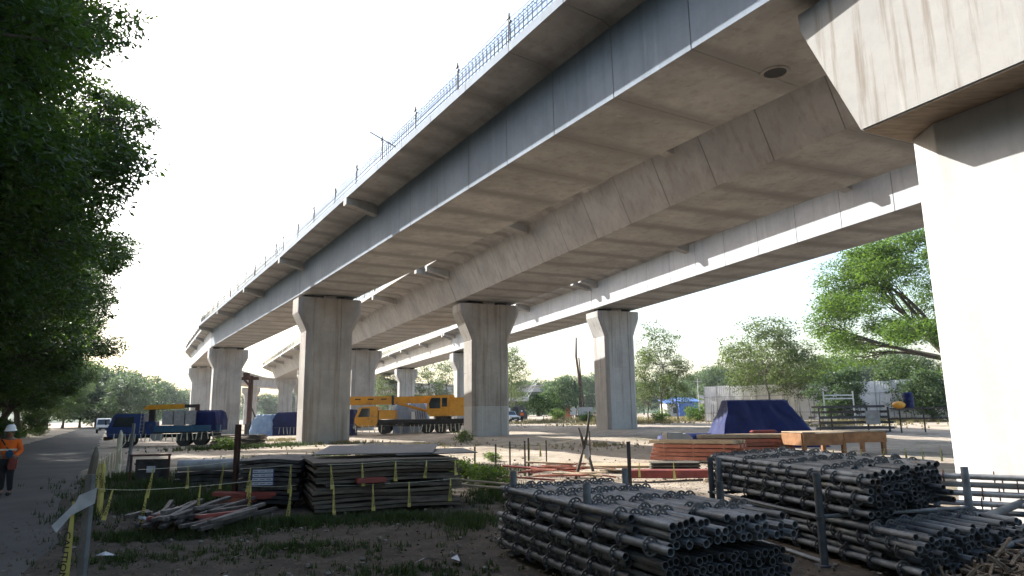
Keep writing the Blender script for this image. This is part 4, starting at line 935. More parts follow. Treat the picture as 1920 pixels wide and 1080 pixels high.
# ------------------------------------------------------------------ blue tarpaulins
from mathutils import noise as mnoise
def drape(name, rings, mat, label, seed):
    """a sheet draped from a top outline to the ground, with creases and sag"""
    m = MB(); N = 84; rows = []
    for (poly, z, f) in rings:
        P = [Vector(p) for p in poly]; tot = sum((P[(i + 1) % 4] - P[i]).length for i in range(4)); pts = []
        for k in range(N):
            d = tot * k / N
            for i in range(4):
                s_ = (P[(i + 1) % 4] - P[i]).length
                if d <= s_: q = P[i].lerp(P[(i + 1) % 4], d / s_); break
                d -= s_
            pts.append((q, z, f, sum(P, Vector((0, 0))) / 4))
        rows.append(pts)
    fine = []
    for a, b in zip(rows[:-1], rows[1:]):
        for t in (0, 1 / 3, 2 / 3): fine.append([(p[0].lerp(r[0], t), p[1] + (r[1] - p[1]) * t, p[2] + (r[2] - p[2]) * t, p[3]) for p, r in zip(a, b)])
    fine.append(rows[-1]); out = []
    zmax, zmin = rings[0][1], rings[-1][1]
    for ri, pts in enumerate(fine):
        ring = []
        for k, (q, z, f, c) in enumerate(pts):
            a = 2 * math.pi * k / N; h = (zmax - z) / (zmax - zmin)
            v = Vector((math.cos(a) * 2.2 + seed * 3, math.sin(a) * 2.2, z * .35)); w = 1.9 * f * mnoise.noise(v * 1.4) + 1.3 * f * mnoise.noise(v * 3.7 + Vector((0, 0, z * .5)))
            w += f * .8 * (1 - abs(2 * ((k * .137 + mnoise.noise(v) * .6 + h * .3) % 1) - 1)) * h
            q2 = q + (q - c).normalized() * w
            ring.append((q2.x, q2.y, z + (.5 * f * mnoise.noise(v * 2.3) if ri < len(fine) - 1 else 0)))
        out.append(ring)
    m.loft(out)
    return tag(m.build(name, M[mat], smooth=True), label, 'tarpaulin')
tp = lambda cx, cy, a, b: [(cx - a, cy - b), (cx + a, cy - b), (cx + a, cy + b), (cx - a, cy + b)]
gt = gz(13.2, 38)
drape('blue_tarpaulin', [(tp(13.15, 38.2, 1.55, .5), gt + 2.40, .06), (tp(13.15, 38.1, 1.6, .6), gt + 2.34, .06), (tp(13.17, 38.05, 1.72, .8), gt + 1.95, .04), (tp(13.2, 38, 1.98, 1.1), gt + 1.4, .06), (tp(13.25, 37.95, 2.2, 1.3), gt + .95, .07), (tp(13.3, 37.9, 2.48, 1.6), gt + .5, .09), (tp(13.35, 37.8, 2.75, 1.9), gt - .05, .1)], 'tarp', 'dark blue tarpaulin tent shaped mound right of the far beam stack', 3)
drape('blue_tarpaulin', [(tp(9.9, 39.0, 1.5, .5), gt + .62, .03), (tp(9.9, 39.0, 1.7, .7), gt + .5, .05), (tp(9.9, 38.9, 1.9, .9), gt - .05, .06)], 'tarp', 'low dark blue tarpaulin stretching left from the tent shaped mound', 5)
o = MB().box((0, 0, .4), (.85, .9, .8)).build('concrete_block', M['conc_fresh'], bevel=.02); o.location = (8.35, 37.0, gz(8.35, 37)); o.rotation_euler = (0, 0, .1); tag(o, 'grey concrete block at the left end of the low tarpaulin', 'block')
o = MB().tube((0, -.45, 0), (0, .45, 0), .36, n=20).build('drum', M['conc_fresh'], smooth=True); o.location = (8.95, 37.0, gz(9, 37) + .37); tag(o, 'grey cylinder lying beside the concrete block', 'cylinder')
g2 = gz(-26.3, 79)
drape('blue_tarpaulin', [(tp(-25.2, 79.5, 1.3, 1.2), g2 + 2.55, .05), (tp(-25.2, 79.5, 1.4, 1.3), g2 + 2.45, .05), (tp(-25.2, 79.5, 1.75, 1.5), g2 + 1.7, .06), (tp(-25.2, 79.4, 1.8, 1.55), g2 - .05, .07)], 'tarp', 'dark blue tarpaulin box cover left of the brown streaked pier', 2)
drape('pale_tarpaulin', [(tp(-27.9, 79.0, .8, 1.2), g2 + 2.3, .1), (tp(-28.0, 79, 1.0, 1.3), g2 + 1.9, .16), (tp(-28.1, 79, 1.2, 1.4), g2 + .9, .14), (tp(-28.1, 79, 1.25, 1.4), g2 - .05, .12)], 'tarp_pale', 'crumpled pale blue tarpaulin left of the dark blue box cover', 4)
drape('blue_tarpaulin', [(tp(-17.0, 70.2, .9, .8), gz(-17, 70) + 2.55, .1), (tp(-17.1, 70.2, 1.1, .9), gz(-17, 70) + 2.0, .12), (tp(-17.1, 70.1, 1.15, 1.0), gz(-17, 70) - .05, .1)], 'tarp', 'blue tarpaulin cover in front of the yellow crane cab', 6)
drape('pale_tarpaulin', [(tp(-10.5, 71.5, 1.3, .8), gz(-10, 71) + 2.9, .12), (tp(-10.5, 71.5, 1.7, 1), gz(-10, 71) + 2.2, .12), (tp(-10.5, 71.5, 1.8, 1.1), gz(-10, 71) - .05, .1)], 'tarp_pale', 'pale blue tarpaulin heap behind the yellow crane', 8)
tape_line([(-27.2, 77.6, .9), (-23.3, 77.7, .9)], [(.3 + .1 * i, .75) for i in range(7)], 'faded caution tape before the dark blue box cover', faded=True, letters=False)
# ------------------------------------------------------------------ timber platform, steel frames, drum, fence
pl = thing('timber_platform', 'brown timber platform with a pale top, right of the tarpaulin', 'platform', (12.55, 30.6, gz(12.6, 30.6)), R(8))
for k in range(9): MB().box((.22 + .44 * k, .85, .98), (.432, 1.75, .035)).build('deck_board', M['timber_pale'], pl)
MB().box((.98, 0, .68), (1.9, .06, .52)).build('side_beam', M['timber_crate'], pl); MB().box((2.98, .0, .72), (2.02, .06, .44)).build('side_beam', M['timber_crate'], pl); MB().box((.0, .85, .68), (.06, 1.64, .52)).build('side_beam', M['timber_crate'], pl)
for x, y in ((.12, .1), (1.95, .05), (3.9, .1), (.12, 1.6), (3.9, 1.6), (1.95, 1.6)): MB().box((x, y, .31), (.16, .16, .68)).build('leg', M['timber_crate'], pl)
for x in (.3, .9, 1.5): MB().box((x, -.034, .86), (.05, .012, .05)).build('bolt', M['rim'], pl)
fs = thing('steel_form_stack', 'stack of dark steel forms in the shade behind the timber platform', 'steel form', (20.6, 48, gz(20.6, 48)), R(-4))
for i in range(5): MB().box((2.7 + .1 * (i % 2), 1, .25 + .36 * i), (5.2 - .25 * i, 2.0, .16)).build('form', M['darksteel' if i % 2 else 'roof_dark'], fs)
for x in (.4, 1.2, 3.6, 5.0): MB().box((x, .05, .8), (.09, .09, 1.7)).build('upright', M['darksteel'], fs)
MB().box((3.9, -.06, .95), (.95, .06, .9)).build('panel', M['grey_panel'], fs)
tr = thing('pipe_railing', 'long dark pipe railing between the steel forms and the white pier', 'railing', (25.6, 46.5, gz(25.6, 46.5)), R(-6))
for z in (1.55, .9): MB().tube((-.5, 0, z), (5.8, 0, z), .05, n=6).build('rail', M['darksteel'], tr)
for x in (.1, 1.6, 3.2, 4.8): MB().tube((x, 0, -.1), (x, 0, 1.65), .05, n=6).build('post', M['darksteel'], tr)
dr = thing('blue_drum', 'blue plastic drum standing on the railing platform by the fence', 'drum', (26.1, 46.0, gz(26, 46) + 1.6))
m = MB(); n = 20
m.loft([[(r * math.cos(2 * math.pi * k / n), r * math.sin(2 * math.pi * k / n), z) for k in range(n)] for r, z in ((.27, 0), (.3, .04), (.31, .3), (.295, .33), (.31, .36), (.31, .66), (.295, .69), (.31, .72), (.30, .95), (.24, 1.0), (.2, 1.02))]); m.build('body', M['tarp'], dr, smooth=True)
MB().tube((.1, 0, 1.0), (.1, 0, 1.06), .05, n=10).build('bung', M['black'], dr)
o = MB().box((0, 0, 0), (.9, .5, .12)).build('platform_plate', M['darksteel']); o.location = (25.7, 46.0, gz(26, 46) + 1.53); tag(o, 'steel plate carrying the blue drum', 'plate')
o = MB().ball((0, 0, 0), .34, 10, 6, (1.3, 1, .75)).build('orange_sack', M['orange_paint'], smooth=True); o.location = (25.35, 45.85, gz(25, 46) + 1.8); tag(o, 'orange sack beside the blue drum', 'sack')
sf = thing('pale_scaffold_frame', 'white scaffold frame standing before the fence, left of the drum', 'frame', (23.2, 52, gz(23, 52)), 0)
for x in (0, 2.2): MB().tube((x, 0, 0), (x, 0, 2.75), .05, n=6).build('upright', M['white_paint'], sf); 
for z in (2.2, 2.45): MB().tube((0, 0, z), (2.2, 0, z), .045, n=6).build('crossbar', M['white_paint'], sf)
tape_line([(11.0, 25.5, .55), (13.2, 24.6, .62), (15.6, 23.6, .85)], [(.1, .25), (.28, .42, -.05), (.43, .45, .3), (.55, .42), (.66, .55), (.77, .55), (.88, .55, -.25), (.985, .55)], 'yellow caution tape line sloping up to the white pier', face=0, letters=True, wid=1.1)
wf = thing('white_fence', 'tall white corrugated sheet fence below the spreading tree', 'fence', (22, 80, gz(22, 80)), math.atan2(-17, 24))
LF = 29.4; npan = 20; pw = LF / npan
prof = []
for k in range(13): prof.append((pw * k / 12 * .985, .012 if k % 2 else -.008))
mm = MB(); vs = [(x, y, .15) for x, y in prof] + [(x, y, 4.0) for x, y in prof]; mm.add(vs, [(k, k + 1, 14 + k, 13 + k) for k in range(12)]); pm = mm.mesh('sheet_panel', M['fence_white'])
for k in range(npan): o = link('sheet_panel', pm, wf); o.location = (pw * k, 0, random.uniform(-.05, .05))
for k in range(npan + 1): MB().tube((pw * k, -.12, 0), (pw * k, -.12, 4.1), .035, n=6).build('post', M['grey_panel'], wf)
for z in (1.0, 2.8): MB().tube((0, -.12, z), (LF, -.12, z), .03, n=6).build('rail', M['grey_panel'], wf)
# bare vine and cane stems against the fence
cs = MB(); rs = random.Random(4)
for k in range(80):
    t = rs.uniform(.02, .98) * LF; q = Vector((22, 80)) + Vector((24, -17)).normalized() * t + Vector((-17, -24)).normalized() * rs.uniform(.4, 1.6)
    h = rs.uniform(.9, 3.2); l_ = Vector((rs.uniform(-.5, .5), rs.uniform(-.3, .3), 0)); z = gz(q.x, q.y)
    cs.path([(q.x, q.y, z), (q.x + l_.x * .5, q.y + l_.y * .5, z + h * .6), (q.x + l_.x * 1.4, q.y + l_.y, z + h)], [.03, .022, .01], 4)
tag(cs.build('cane_stems', M['bark']), None, None, kind='stuff')
# ------------------------------------------------------------------ far structures
def shed(px0, px1, y, h, roof, label, wall='wall_grey', dp=8):
    x0, x1 = (px0 - 960) / 1285 * y, (px1 - 960) / 1285 * y; z = gz(x0, y)
    s = thing('shed', label, 'shed', (x0, y, z)); w = x1 - x0
    MB().box((w / 2, dp / 2, h * .38), (w, dp, h * .76)).build('wall', M[wall], s)
    MB().prism([(-.5, h * .74), (dp + .5, h), (dp + .5, h + .12), (-.5, h * .78)], -.4, w + .4, 'X').build('roof', M[roof], s)
    for k in range(max(1, int(w / 4))): MB().box((2 + 4 * k, -.02, h * .36), (1.2, .06, h * .34)).build('window', M['glass'], s)
    return s
shed(1243, 1262, 170, 4.2, 'roof_blue', 'blue roofed site shed at the left of the distant row'); shed(1265, 1303, 168, 4.6, 'roof_blue', 'wide blue roofed shed right of the thin tree clump', 'roof_blue')
shed(1318, 1362, 175, 5.2, 'roof_dark', 'dark roofed shed behind the orange netting', 'roof_dark'); shed(946, 985, 150, 5.0, 'roof_dark', 'dark shed behind the parked white car', 'roof_dark'); shed(1040, 1066, 190, 4.2, 'wall_grey', 'pale building left of the drilling mast', 'net_orange')
def net(px0, px1, y, h, label):
    x0, x1 = (px0 - 960) / 1285 * y, (px1 - 960) / 1285 * y; s = thing('net_fence', label, 'fence', (x0, y, gz(x0, y))); w = x1 - x0; k = 0
    n = max(2, int(w / 2.5))
    for i in range(n + 1): MB().tube((w * i / n, 0, 0), (w * i / n, 0, h + .2), .05, n=5).build('post', M['darksteel'], s)
    m = MB()
    for i in range(int(w / .3)): m.box((.3 * i, 0, h / 2), (.12, .02, h * .95))
    for i in range(int(h / .3)): m.box((w / 2, .015, .15 + .3 * i), (w, .02, .16))
    m.build('netting', M['net_orange'], s); return s
net(1312, 1372, 140, 2.0, 'orange safety netting before the dark roofed shed'); net(1032, 1070, 150, 2.2, 'orange safety netting left of the drilling mast'); net(1088, 1110, 150, 1.4, 'orange netting between drilling mast and square pier')
ut = thing('utility_pole', 'thin pale utility pole beside the blue roofed shed', 'pole', ((1302 - 960) / 1285 * 165, 165, .7))
MB().tube((0, 0, 0), (0, 0, 9), .13, .09, 8).build('pole', M['wall_grey'], ut); MB().box((0, 0, 8.2), (1.8, .12, .12)).build('crossarm', M['wall_grey'], ut)
rg = thing('drilling_rig', 'dark drilling mast rising beyond the yard, left of the square pier', 'drilling rig', ((1084 - 960) / 1285 * 150, 150, .7))
MB().path([(0, 0, 1.5), (-.2, 0, 9), (-.7, 0, 13.5), (-.55, 0, 17.6)], [.32, .28, .24, .16], 8).build('mast', M['rustpost'], rg); MB().tube((.7, 0, 1), (-.1, 0, 13.2), .14, n=6).build('hydraulic_stay', M['rustpost'], rg)
MB().tube((-1.1, 0, .6), (-1.15, 0, 8.2), .2, n=6).build('kelly_bar', M['darksteel'], rg); MB().box((.9, .5, 1.6), (3.2, 2.6, 1.8)).build('body', M['wall_grey'], rg, bevel=.1)
for s in (-1, 1): MB().box((.8, .5 + s * 1.1, .4), (3.8, .6, .8)).build('track', M['black'], rg, bevel=.2)
MB().box((-1.7, .4, 1.6), (1.3, 1.5, 1.5)).build('cab', M['white_paint'], rg, bevel=.08)
lb = thing('lattice_crane', 'pale lattice boom crane leaning right in the bright sky', 'crane', ((968 - 960) / 1285 * 260, 260, .7))
m = MB(); a = Vector((0, 0, 2.)); b = Vector((17.5, 0, 31.)); nseg = 20
for sx, sy in ((-.7, -.7), (.7, -.7), (.7, .7), (-.7, .7)):
    m.tube(a + Vector((sx * .3, sy * .3, 0)), a.lerp(b, .12) + Vector((sx, sy, 0)), .09, n=4); m.tube(a.lerp(b, .12) + Vector((sx, sy, 0)), a.lerp(b, .9) + Vector((sx, sy, 0)), .09, n=4); m.tube(a.lerp(b, .9) + Vector((sx, sy, 0)), b + Vector((sx * .2, sy * .2, 0)), .09, n=4)
for k in range(nseg):
    t0, t1 = .12 + .78 * k / nseg, .12 + .78 * (k + 1) / nseg; s = 1 if k % 2 else -1
    for yy in (-.7, .7): m.tube(a.lerp(b, t0) + Vector((-.7 * s, yy, 0)), a.lerp(b, t1) + Vector((.7 * s, yy, 0)), .05, n=3)
m.build('boom', M['white_paint'], lb); MB().tube(b, b + Vector((-14, 0, -24)), .04, n=4).build('stay_rope', M['wall_grey'], lb); MB().box((-2.5, 0, 1.4), (5, 3, 2.4)).build('body', M['white_paint'], lb)  # boom coloured white to carry the glare of the bright sky
hr = thing('hammer_rig', 'brown steel mast with a crosshead between the grey pier and the pale tarpaulin', 'rig', (-30.6, 80.5, 0))
MB().box((0, 0, 3.4), (.42, .42, 6.9)).build('mast', M['rustpost'], hr); MB().box((-.1, 0, 6.5), (1.9, .4, .35)).build('crosshead', M['rustpost'], hr); MB().box((-.55, 0, 6.9), (.6, .5, .55)).build('pulley_block', M['rustpost'], hr); MB().beam((-.8, 0, 6.4), (-.1, 0, 5.6), .2, .2).build('brace', M['rustpost'], hr)
MB().beam((.2, 0, 3.2), (1.3, 0, .8), .12, .12).build('stay', M['darksteel'], hr); MB().box((1.0, .2, .7), (2.6, 1.4, 1.2)).build('engine', M['darksteel'], hr, bevel=.06)
for k in range(5): MB().tube((.2 + .45 * k, -.5, 1.2), (.25 + .45 * k, -.4, 1.6 + .3 * (k % 3)), .05, n=5).build('hose', M['black'], hr)
# ------------------------------------------------------------------ vehicles (local x forward, y to the left)
def wheel(parent, x, y, r, w, name='wheel'):
    s = 1 if y > 0 else -1; n = 24
    def ring(rr, yy): return [(x + rr * math.cos(2 * math.pi * k / n), y + yy * s, r + rr * math.sin(2 * math.pi * k / n)) for k in range(n)]
    t = MB().loft([ring(r * .62, -w / 2), ring(r * .96, -w / 2), ring(r, -w * .36), ring(r, w * .36), ring(r * .96, w / 2), ring(r * .62, w / 2)]).build(name, M['tyre'], parent, smooth=True)
    MB().loft([ring(r * .6, w * .30), ring(r * .6, w * .48), ring(r * .5, w * .42), ring(r * .3, w * .40), ring(r * .26, w * .5), ring(r * .12, w * .5)]).build('rim', M['rim'], t, smooth=True)
    return t
tk = thing('boom_truck', 'blue flatbed truck with a folded orange loader boom, parked beside the road', 'truck', (-26.3, 52.9, gz(-26.3, 52.9) - .02), math.atan2(-.3, -.954))
HW = 1.12
MB().prism([(1.45, .75), (3.72, .75), (3.8, 1.25), (3.72, 1.5), (3.42, 2.32), (3.2, 2.42), (1.45, 2.42)], -HW, HW).build('cab', M['blue_paint'], tk, bevel=.05)
for s in (-1, 1):
    d = MB().prism([(2.05, 1.5), (3.45, 1.5), (3.24, 2.2), (2.05, 2.2)], s * (HW + .004), s * (HW + .012)).build('side_window', M['glass'], tk)
    MB().prism([(1.98, .85), (3.3, .85), (3.55, 1.45), (1.98, 1.45)], s * (HW + .004), s * (HW + .018)).build('door', M['blue_paint'], tk, bevel=.01)
    MB().box((3.82, s * 1.3, 1.85), (.08, .2, .42)).build('mirror', M['black'], tk, bevel=.02)
    MB().box((3.80, s * .8, 1.02), (.06, .34, .2)).build('headlight', M['lamp'], tk, bevel=.02)
MB().add([(3.735, -1.0, 1.52), (3.735, 1.0, 1.52), (3.45, .95, 2.27), (3.45, -.95, 2.27)], [(0, 1, 2, 3)]).build('windscreen', M['glass'], tk)
MB().box((3.80, 0, 1.25), (.06, 1.7, .16)).build('grille', M['black'], tk); MB().box((3.84, 0, .68), (.2, 2.3, .28)).build('bumper', M['rustpost'], tk, bevel=.03); MB().box((3.835, 0, 1.06), (.03, 2.1, .1)).build('front_stripe', M['redsteel'], tk); MB().box((3.83, 0, 1.38), (.02, .8, .1)).build('badge_plate', M['grey_panel'], tk)
for s in (-1, 1): MB().box((-.2, s * .45, .78), (7.2, .12, .24)).build('chassis_rail', M['black'], tk)
MB().box((-1.55, 0, 1.02), (4.5, 2.3, .12)).build('bed_floor', M['black'], tk)
for s in (-1, 1): MB().box((-1.55, s * 1.14, 1.30), (4.5, .06, .46)).build('bed_side', M['teal_paint'], tk, bevel=.01)
MB().box((-3.82, 0, 1.3), (.06, 2.3, .46)).build('tailboard', M['teal_paint'], tk)
MB().box((1.0, 0, 1.35), (.7, 1.6, 1.0)).build('loader_base', M['blue_paint'], tk, bevel=.04); MB().box((1.05, .0, 2.25), (.42, .42, 1.0)).build('loader_column', M['darksteel'], tk, bevel=.03)
bm_ = MB().prism([(1.62, 2.72), (1.35, 3.06), (-1.2, 3.12), (-1.2, 2.78), (1.1, 2.72)], .25, .62).build('loader_boom', M['orange_paint'], tk, bevel=.03)
MB().box((-1.62, .43, 2.97), (.95, .26, .24)).build('boom_extension', M['darksteel'], tk, bevel=.02); MB().box((-2.1, .43, 2.85), (.3, .34, .5)).build('boom_head', M['rustpost'], tk, bevel=.03); MB().tube((-2.15, .43, 2.6), (-2.25, .43, 2.15), .05, n=6).build('hook_block', M['black'], tk)
for k in range(3): MB().box((-.15 - .78 * k, .35, 2.1), (.72, 1.3, 1.05 + .05 * (k % 2))).build('steel_bin', M['grey_panel'], tk, bevel=.03)
ld = [MB().tube((1.62 - .24 * j, 1.2, 1.0), (1.58 - .24 * j, 1.16, 2.62), .025, n=6).build('ladder_rail', M['grey_panel'], tk) for j in (0, 1)]
for k in range(6): MB().tube((1.61, 1.19, 1.15 + .26 * k), (1.37, 1.19, 1.15 + .26 * k), .018, n=6).build('ladder_rung', M['grey_panel'], tk)
for s in (-1, 1):
    wheel(tk, 2.55, s * .98, .5, .3); wheel(tk, -1.35, s * .92, .5, .48); wheel(tk, -2.5, s * .92, .5, .48)
    MB().prism([(3.1, .72), (3.0, 1.0), (2.55, 1.12), (2.1, 1.0), (2.0, .72), (2.05, .72), (2.15, .95), (2.55, 1.06), (2.95, .95), (3.05, .72)], s * .8, s * 1.15).build('mudguard', M['black'], tk)
MB().box((.45, .95, .72), (.8, .4, .5)).build('fuel_tank', M['grey_panel'], tk, bevel=.08)
m4 = Matrix.Translation(tk.location) @ Matrix.Rotation(tk.rotation_euler.z, 4, 'Z')
q = m4 @ Vector((-3.0, 0, 0))
drape('blue_tarpaulin', [(tp(q.x, q.y, .55, .8), gz(q.x, q.y) + 2.62, .06), (tp(q.x, q.y, .75, .95), gz(q.x, q.y) + 2.45, .06), (tp(q.x, q.y, .88, 1.02), gz(q.x, q.y) + 1.9, .05), (tp(q.x, q.y, .9, 1.05), gz(q.x, q.y) + 1.1, .04)], 'tarp', 'blue tarpaulin bundle on the rear of the blue truck', 9)
a, b = m4 @ Vector((3.9, 1.9, 1.05)), m4 @ Vector((-4.2, 1.7, 1.1))
tape_line([a, m4 @ Vector((0, 1.9, .95)), b], [(.1 + .042 * i, .55, random.uniform(-.2, .2)) for i in range(20)], 'faded caution tape fringe hanging in front of the blue truck', face=R(17), faded=True, letters=False)
# --- mobile crane
cr = thing('mobile_crane', 'yellow truck crane with its boom lowered over the cab, between two piers', 'crane', (-9.4, 67.6, gz(-9.4, 67.6)), math.pi + .03)
W = 1.22
MB().prism([(3.75, .75), (5.45, .75), (5.78, 1.15), (5.78, 1.55), (5.35, 2.55), (4.1, 2.65), (3.6, 2.6), (3.6, 1.15)], -W, .35).build('cab_far_half', M['orange_paint'], cr, bevel=.05)
MB().prism([(3.75, .75), (5.45, .75), (5.78, 1.15), (5.78, 1.55), (5.35, 2.55), (4.1, 2.65), (3.6, 2.6), (3.6, 1.15)], .36, W).build('cab', M['orange_paint'], cr, bevel=.05)
MB().add([(5.76, -1.1, 1.6), (5.76, 1.1, 1.6), (5.37, 1.05, 2.52), (5.37, -1.05, 2.52)], [(0, 1, 2, 3)]).build('windscreen', M['glass'], cr)
MB().prism([(4.35, 1.65), (5.45, 1.65), (5.12, 2.45), (4.35, 2.45)], W + .004, W + .012).build('side_window', M['glass'], cr)
MB().prism([(4.1, .85), (5.5, .85), (5.62, 1.55), (4.1, 1.55)], W + .004, W + .02).build('door', M['orange_paint'], cr, bevel=.01); MB().box((4.45, W + .03, 1.45), (.2, .03, .05)).build('door_handle', M['black'], cr)
MB().box((5.8, 0, 1.05), (.1, 2.2, .3)).build('grille', M['grey_panel'], cr); MB().box((5.75, 0, .72), (.3, 2.5, .3)).build('bumper', M['grey_panel'], cr, bevel=.04)
for s in (-1, 1): MB().box((5.83, s * .85, 1.1), (.06, .3, .2)).build('headlight', M['lamp'], cr)
MB().box((.0, 0, 1.18), (11.2, 2.3, .36)).build('carrier_deck', M['black'], cr, bevel=.02); MB().box((0, 0, .85), (10.0, 1.0, .3)).build('chassis', M['black'], cr)
MB().box((2.72, .35, 1.83), (1.55, 1.7, .86)).build('engine_hood', M['orange_paint'], cr, bevel=.04)
for x in (3.0, 1.6, -1.05, -2.35, -3.65):
    for s in (-1, 1):
        if x == 1.6: continue
        wheel(cr, x, s * 1.05, .55, .4)
for x in (1.45, -4.7):
    for s in (-1, 1): MB().box((x, s * 1.15, .95), (.5, .35, .42)).build('outrigger_box', M['darksteel'], cr, bevel=.02); MB().tube((x, s * 1.2, .15), (x, s * 1.2, .95), .09, n=8).build('outrigger_leg', M['grey_panel'], cr)
for k in range(3): MB().box((1.5 - .0 * k, 1.2, .5 + .2 * k), (.7, .1, .04)).build('step', M['grey_panel'], cr)
MB().tube((-2.5, 0, 1.36), (-2.5, 0, 1.62), .85, n=24).build('slew_ring', M['darksteel'], cr, smooth=True)
MB().prism([(-1.25, 1.62), (-1.02, 2.1), (-1.05, 2.75), (-1.4, 3.45), (-1.75, 3.6), (-3.1, 3.6), (-3.1, 1.62)], .35, 1.3).build('operator_cab', M['orange_paint'], cr, bevel=.07)
MB().prism([(-1.32, 2.35), (-1.25, 2.8), (-1.5, 3.35), (-2.35, 3.35), (-2.35, 2.35)], 1.304, 1.318).build('cab_window', M['glass'], cr, bevel=.004); MB().prism([(-2.5, 2.5), (-2.5, 3.35), (-3.0, 3.35), (-3.0, 2.5)], 1.304, 1.318).build('cab_window', M['glass'], cr)
MB().box((-4.2, 0, 2.5), (2.2, 2.3, 1.75)).build('counterweight', M['orange_paint'], cr, bevel=.06)
MB().prism([(-3.6, 2.95), (-3.6, 3.62), (-3.0, 3.62), (2.4, 3.52), (2.4, 2.86), (-3.0, 2.88)], -.55, .2).build('boom_base_section', M['orange_paint'], cr, bevel=.03)
MB().prism([(2.3, 2.80), (2.3, 3.60), (6.9, 3.60), (6.9, 2.80)], -.6, .25).build('boom_outer_section', M['orange_paint'], cr, bevel=.03); MB().box((7.0, -.17, 3.2), (.25, .95, .85)).build('boom_head', M['rustpost'], cr, bevel=.02)
MB().box((2.32, -.17, 3.22), (.22, .98, .92)).build('boom_collar', M['darksteel'], cr); MB().tube((-1.0, .0, 2.1), (2.0, .0, 2.95), .13, n=10).build('lift_cylinder', M['orange_paint'], cr, smooth=True)
for k in range(3): MB().box((3.2 + 1.25 * k, .262, 3.32), (.55, .01, .12)).build('boom_mark', M['black'], cr)
for k in range(5): MB().tube((-.9 + .22 * k, 1.0, 1.4), (-.8 + .22 * k, 1.0, 2.1 + .1 * (k % 2)), .03, n=5).build('hose', M['black'], cr)
MB().box((.25, .8, 1.72), (.35, .3, .7)).build('deck_locker', M['white_paint'], cr)
m4 = Matrix.Translation(cr.location) @ Matrix.Rotation(cr.rotation_euler.z, 4, 'Z')
tape_line([m4 @ Vector((5.9, 2.2, .95)), m4 @ Vector((0, 2.4, .85)), m4 @ Vector((-5.2, 2.2, .95))], [(.04 + .055 * i, .7) for i in range(5)] + [(.5 + .034 * i, .7, random.uniform(-.25, .25)) for i in range(14)], 'faded caution tape fringe hanging in front of the yellow crane', face=0, faded=True, letters=False)
# --- white van and pickup
def van(loc, rz, label, name, pick=False):
    v = thing(name, label, 'van' if not pick else 'pickup', loc, rz)
    if pick:
        MB().prism([(-2.6, .55), (2.5, .5), (2.6, .95), (1.3, 1.12), (.7, 1.75), (-.8, 1.78), (-2.6, 1.7)], -.9, .9).build('body', M['white_paint'], v, bevel=.08)
        MB().box((-1.7, 0, 2.0), (1.8, 1.6, .6)).build('canopy', M['white_paint'], v, bevel=.06)
        ws = [(1.28, -.8, 1.14), (1.28, .8, 1.14), (.72, .72, 1.72), (.72, -.72, 1.72)]
    else:
        MB().prism([(-2.4, .45), (2.35, .45), (2.5, .9), (2.25, 1.2), (1.65, 2.1), (1.3, 2.22), (-2.4, 2.22)], -.98, .98).build('body', M['white_paint'], v, bevel=.08)
        ws = [(2.24, -.86, 1.26), (2.24, .86, 1.26), (1.70, .78, 2.04), (1.70, -.78, 2.04)]
    MB().add([(x + .02, y, z + .015) for x, y, z in ws], [(0, 1, 2, 3)]).build('windscreen', M['glass'], v)
    fx_ = 2.62 if pick else 2.47
    for s in (-1, 1):
        MB().box((fx_ - .02, s * .68, .88), (.12, .36, .2)).build('headlight', M['lamp'], v, bevel=.03)
        MB().prism([(-.6, 1.2), (1.1, 1.2), (.75, 1.68), (-.6, 1.68)] if pick else [(-1.9, 1.35), (1.7, 1.35), (1.4, 2.0), (-1.9, 2.0)], s * (.905 if pick else .985), s * (.915 if pick else .995)).build('side_window', M['glass'], v)
        for x in (1.5, -1.5): wheel(v, x, s * .82, .36, .24)
        MB().box((1.2, s * 1.12, 1.3), (.1, .2, .16)).build('mirror', M['black'], v)
    MB().box((fx_, 0, .72), (.06, 1.2, .22)).build('grille', M['black'], v); MB().box((fx_ + .01, 0, .5), (.1, 1.85, .2)).build('bumper', M['black'], v, bevel=.03); MB().box((fx_ + .07, 0, .52), (.01, .45, .13)).build('plate', M['white_paint'], v)
    return v
van((-64.4, 109.5, .02), math.atan2(-.866, .5), 'white van facing the camera at the far end of the road', 'white_van')
van((-.9, 107.5, gz(-.9, 107.5)), math.atan2(-.9, .42), 'white pickup with a canopy parked right of the stained pier', 'white_pickup', True)
# ------------------------------------------------------------------ people
def skin_mesh(name, verts, edges, mat, sub=2):
    me = bpy.data.meshes.new(name); me.from_pydata([v[:3] for v in verts], edges, []); o = bpy.data.objects.new(name + '_tmp', me); COL.objects.link(o)
    sk = o.modifiers.new('skin', 'SKIN'); sk.use_smooth_shade = True
    o.data.skin_vertices.new() if not o.data.skin_vertices else None
    for i, v in enumerate(verts):
        d = o.data.skin_vertices[0].data[i]; r = v[3]; d.radius = r if isinstance(r, tuple) else (r, r); d.use_root = (i == 0)
    ss = o.modifiers.new('sub', 'SUBSURF'); ss.levels = sub; ss.render_levels = sub
    dg = bpy.context.evaluated_depsgraph_get(); out = bpy.data.meshes.new_from_object(o.evaluated_get(dg)); bpy.data.objects.remove(o)
    out.materials.clear(); out.materials.append(mat); out.polygons.foreach_set('use_smooth', [True] * len(out.polygons)); return out
